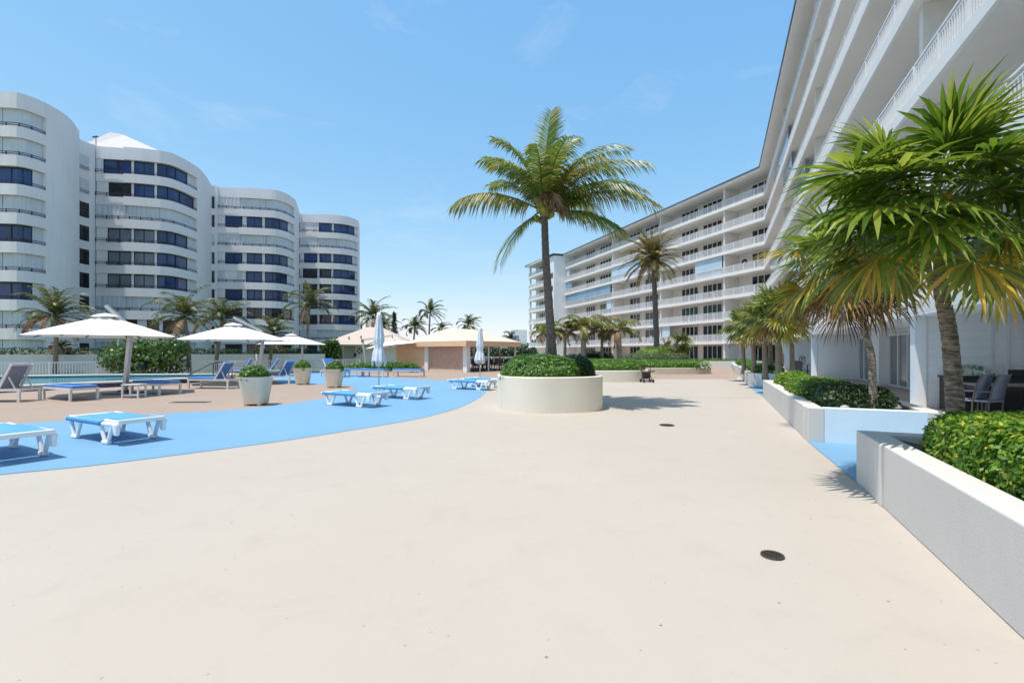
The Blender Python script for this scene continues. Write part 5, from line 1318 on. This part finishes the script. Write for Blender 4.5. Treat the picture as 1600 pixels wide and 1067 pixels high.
# ------------------------------------------------------------------ FOLDED BLACK CART
c = G(1010, 597.5); ca = thing('folded_cart', 'black folded trolley leaning at the end of the low cream planter', 'trolley', (c.x, c.y, 0), 0.2)
m = MB()
for s in (-0.2, 0.2):
    m.tube([(s, 0.1, 0.06), (s, 0.0, 0.45), (s * 0.9, -0.05, 0.8)], 0.022, 6); m.tube([(s, -0.22, 0.05), (s, 0.02, 0.42), (s, 0.2, 0.62)], 0.022, 6)
m.tube([(-0.18, -0.05, 0.8), (0.18, -0.05, 0.8)], 0.028, 6); m.tube([(-0.2, 0.0, 0.45), (0.2, 0.0, 0.45)], 0.02, 6); m.tube([(-0.2, -0.22, 0.06), (0.2, -0.22, 0.06)], 0.02, 6)
m.build('frame', 'black', ca)
m = MB(); m.box((0, -0.02, 0.36), (0.36, 0.08, 0.34), M=Matrix.Rotation(0.25, 3, 'X')); m.build('seat_pad', 'black', ca, bevel=0.02)
for x, y in ((-0.25, -0.22), (0.25, -0.22), (-0.25, 0.12), (0.25, 0.12)):
    m = MB(); m.lathe([(0.08, -0.02), (0.085, 0.0), (0.08, 0.02)], 14); m.v = [(z + x, a + y, b + 0.086) for a, b, z in m.v]; m.build('wheel', 'black', ca)
m = MB(); m.tube([(0.1, -0.05, 0.5), (0.36, -0.05, 0.56), (0.4, -0.05, 0.56)], 0.03, 6); m.build('armrest', 'black', ca)

# ------------------------------------------------------------------ TERRACE FURNITURE (right)
def tchair(label, p, rz):
    t_ = thing('patio_chair', label, 'chair', (p.x, p.y, 0.008), rz, 'grey mesh chairs on the near terrace')
    m = MB(); n = 8; vs = []
    for i in range(n + 1):
        u = i / n; y = 0.22 + 0.14 * u ** 1.5; z = 0.46 + 0.56 * u; w = 0.235 - 0.03 * u
        vs += [(-w, y, z), (w, y, z)]
    m.add(vs, [(2 * i, 2 * i + 1, 2 * i + 3, 2 * i + 2) for i in range(n)]); o = m.build('backrest', 'greysl', t_, smooth=True); o.modifiers.new('solid', 'SOLIDIFY').thickness = 0.015
    m = MB(); m.box((0, 0, 0.45), (0.47, 0.48, 0.035)); m.build('seat', 'greysl', t_)
    m = MB()
    for s in (-1, 1): m.tube([(s * 0.25, 0.2, 0.0), (s * 0.25, 0.22, 0.46), (s * 0.235, 0.27, 0.75), (s * 0.215, 0.37, 1.03)], 0.016, 6); m.tube([(s * 0.25, -0.22, 0.0), (s * 0.25, -0.2, 0.64), (s * 0.25, 0.25, 0.66)], 0.016, 6)
    m.build('frame', 'alud', t_); return t_
p1 = at(1511, 10.6); p2 = at(1536, 10.35)
tchair('grey mesh patio chair nearest the palm trunk on the terrace', p1, RZ + 0.2 + math.pi); tchair('grey mesh patio chair second from the palm trunk', p2, RZ + 0.2 + math.pi)
for ch_ in list(bpy.data.objects):
    if ch_.name.startswith('patio_chair'): ch_.rotation_euler = (0, 0, R_(200))
tt = at(1590, 10.9); tb_ = thing('patio_table', 'dark rectangular patio table behind the hedge on the near terrace', 'table', (tt.x, tt.y, 0.008), RZ)
m = MB(); m.box((0, 0, 0.74), (1.0, 1.7, 0.04)); m.build('tabletop', 'tabletop', tb_, bevel=0.008)
for x in (-0.42, 0.42):
    for y in (-0.75, 0.75): m = MB(); m.box((x, y, 0.36), (0.07, 0.07, 0.72)); m.build('leg', 'dkwicker', tb_)
m = MB(); m.box((0, 0, 0.67), (0.9, 1.55, 0.08)); m.build('apron', 'dkwicker', tb_)
bb = at(1562, 12.2); sb = thing('sideboard', 'dark wicker sideboard against the pale siding wall', 'sideboard', (bb.x - 0.2, bb.y - 0.1, 0.008), RZ - math.pi / 2)
m = MB(); m.box((0, 0, 0.42), (2.1, 0.42, 0.84)); m.build('cabinet', 'dkwicker', sb, bevel=0.01); m = MB(); m.box((0, 0, 0.862), (2.16, 0.48, 0.04)); m.build('top_board', 'black', sb); m = MB(); m.box((0.5, -0.05, 0.97), (0.55, 0.06, 0.17)); m.build('back_rail', 'dkwicker', sb)
pp = at(1516, 12.45, 581); pl = thing('platter', 'large oval ceramic platter with blue green painting leaning on the wall', 'platter', (pp.x, pp.y, pp.z), RZ - math.pi / 2)
pl.rotation_euler = (R_(80), 0, RZ - math.pi / 2)
m = MB(); m.lathe([(0.02, -0.01), (0.72, -0.005), (0.98, 0.04), (1.0, 0.05), (0.96, 0.045), (0.7, 0.012), (0.02, 0.008)], 36, sx=0.35, sy=0.185); m.build('dish', 'platter', pl, smooth=True)
m = MB(); m.lathe([(0.955, 0.047), (0.98, 0.053), (1.005, 0.052), (1.01, 0.045)], 36, sx=0.35, sy=0.185, cap=False); m.build('rim', 'greyres', pl, smooth=True)
# far terrace set
q = RF(27.7, 3.3); tf = thing('patio_table', 'dark patio table with lantern on the terrace before the white wall', 'table', (q.x, q.y, 0.008), RZ)
m = MB(); m.box((0, 0, 0.73), (1.5, 0.9, 0.04)); m.build('tabletop', 'tabletop', tf)
for x in (-0.68, 0.68):
    for y in (-0.38, 0.38): m = MB(); m.box((x, y, 0.355), (0.06, 0.06, 0.71)); m.build('leg', 'dkwicker', tf)
ln = thing('lantern', 'black metal lantern standing on the far patio table', 'lantern', (q.x, q.y, 0.758))
m = MB(); m.box((0, 0, 0.02), (0.24, 0.24, 0.04)); m.box((0, 0, 0.4), (0.26, 0.26, 0.03))
for x in (-0.1, 0.1):
    for y in (-0.1, 0.1): m.box((x, y, 0.21), (0.025, 0.025, 0.36))
m.build('cage', 'black', ln); m = MB(); m.lathe([(0.17, 0.416), (0.06, 0.52), (0.03, 0.56)], 8); m.build('cap', 'black', ln); m = MB(); m.tube([(0, 0, 0.04), (0, 0, 0.22)], 0.04, 8); m.build('candle', 'canvas', ln)
fc = None
for i, (s, o, a, lb) in enumerate(((26.6, 2.9, 2.74, 'dark patio chair on the near side of the lantern table'), (28.9, 3.2, -0.4, 'dark patio chair on the far side of the lantern table'), (27.3, 4.2, -2.0, 'dark patio chair between the lantern table and the white wall'))):
    p = RF(s, o)
    d_ = dup(ch, (p.x, p.y, 0.008), a, lb, 'dark patio chairs at the lantern table'); d_.name = 'patio_chair'

# ------------------------------------------------------------------ WORLD, SUN, CAMERA
w = bpy.data.worlds.new('World'); scene.world = w; w.use_nodes = True; nt = w.node_tree
bg = nt.nodes['Background']; sky = nt.nodes.new('ShaderNodeTexSky'); sky.sky_type = 'NISHITA'; sky.sun_disc = False
EL, AZ = 73.5, 238.0
sky.sun_elevation = R_(EL); sky.sun_rotation = R_(AZ); sky.air_density = 1.0; sky.dust_density = 0.5; sky.ozone_density = 1.6; sky.altitude = 0
# thin, nearly invisible cirrus
tc = nt.nodes.new('ShaderNodeTexCoord'); mp = nt.nodes.new('ShaderNodeMapping'); mp.inputs['Scale'].default_value = (2.2, 2.2, 6.0)
nt.links.new(tc.outputs['Generated'], mp.inputs['Vector']); n = noise(nt, 1.6, 7, 0.62, mp.outputs['Vector'], 0.4)
cf = ramp(nt, n.outputs['Fac'], (0, 0, 0), (0.3, 0.3, 0.3), 0.56, 0.85)
sp_ = nt.nodes.new('ShaderNodeSeparateColor'); nt.links.new(sky.outputs[0], sp_.inputs[0]); cb = nt.nodes.new('ShaderNodeCombineColor')
for ci, (ex, kk) in enumerate(((0.92, 1.17), (0.56, 2.10), (0.25, 3.90))):     # sky response of the camera, channel by channel
    pw_ = nt.nodes.new('ShaderNodeMath'); pw_.operation = 'POWER'; pw_.inputs[1].default_value = ex; nt.links.new(sp_.outputs[ci], pw_.inputs[0])
    mu_ = nt.nodes.new('ShaderNodeMath'); mu_.operation = 'MULTIPLY'; mu_.inputs[1].default_value = kk; nt.links.new(pw_.outputs[0], mu_.inputs[0]); nt.links.new(mu_.outputs[0], cb.inputs[ci])
nt.links.new(mixc(nt, cf.outputs[0], cb.outputs[0], (5.2, 5.7, 6.0)), bg.inputs['Color'])
bg.inputs['Strength'].default_value = 0.10
sd = bpy.data.lights.new('sun', 'SUN'); sd.energy = 2.9; sd.angle = R_(0.53); sd.color = (1.0, 0.95, 0.88)
so = bpy.data.objects.new('sun', sd); COL.objects.link(so)
az = R_(AZ); sv = Vector((math.sin(az) * math.cos(R_(EL)), math.cos(az) * math.cos(R_(EL)), math.sin(R_(EL))))
so.rotation_euler = sv.to_track_quat('Z', 'Y').to_euler()
cd = bpy.data.cameras.new('camera'); co = bpy.data.objects.new('camera', cd); COL.objects.link(co); scene.camera = co
co.location = (0, 0, H); co.rotation_euler = (R_(90), 0, 0); cd.sensor_width = 36; cd.lens = 36 * F / 1600; cd.shift_y = 16.5 / 1600; cd.clip_end = 4000; cd.clip_start = 0.05
scene.view_settings.view_transform = 'Standard'; scene.view_settings.look = 'None'; scene.view_settings.exposure = 0.75; scene.view_settings.gamma = 1.0
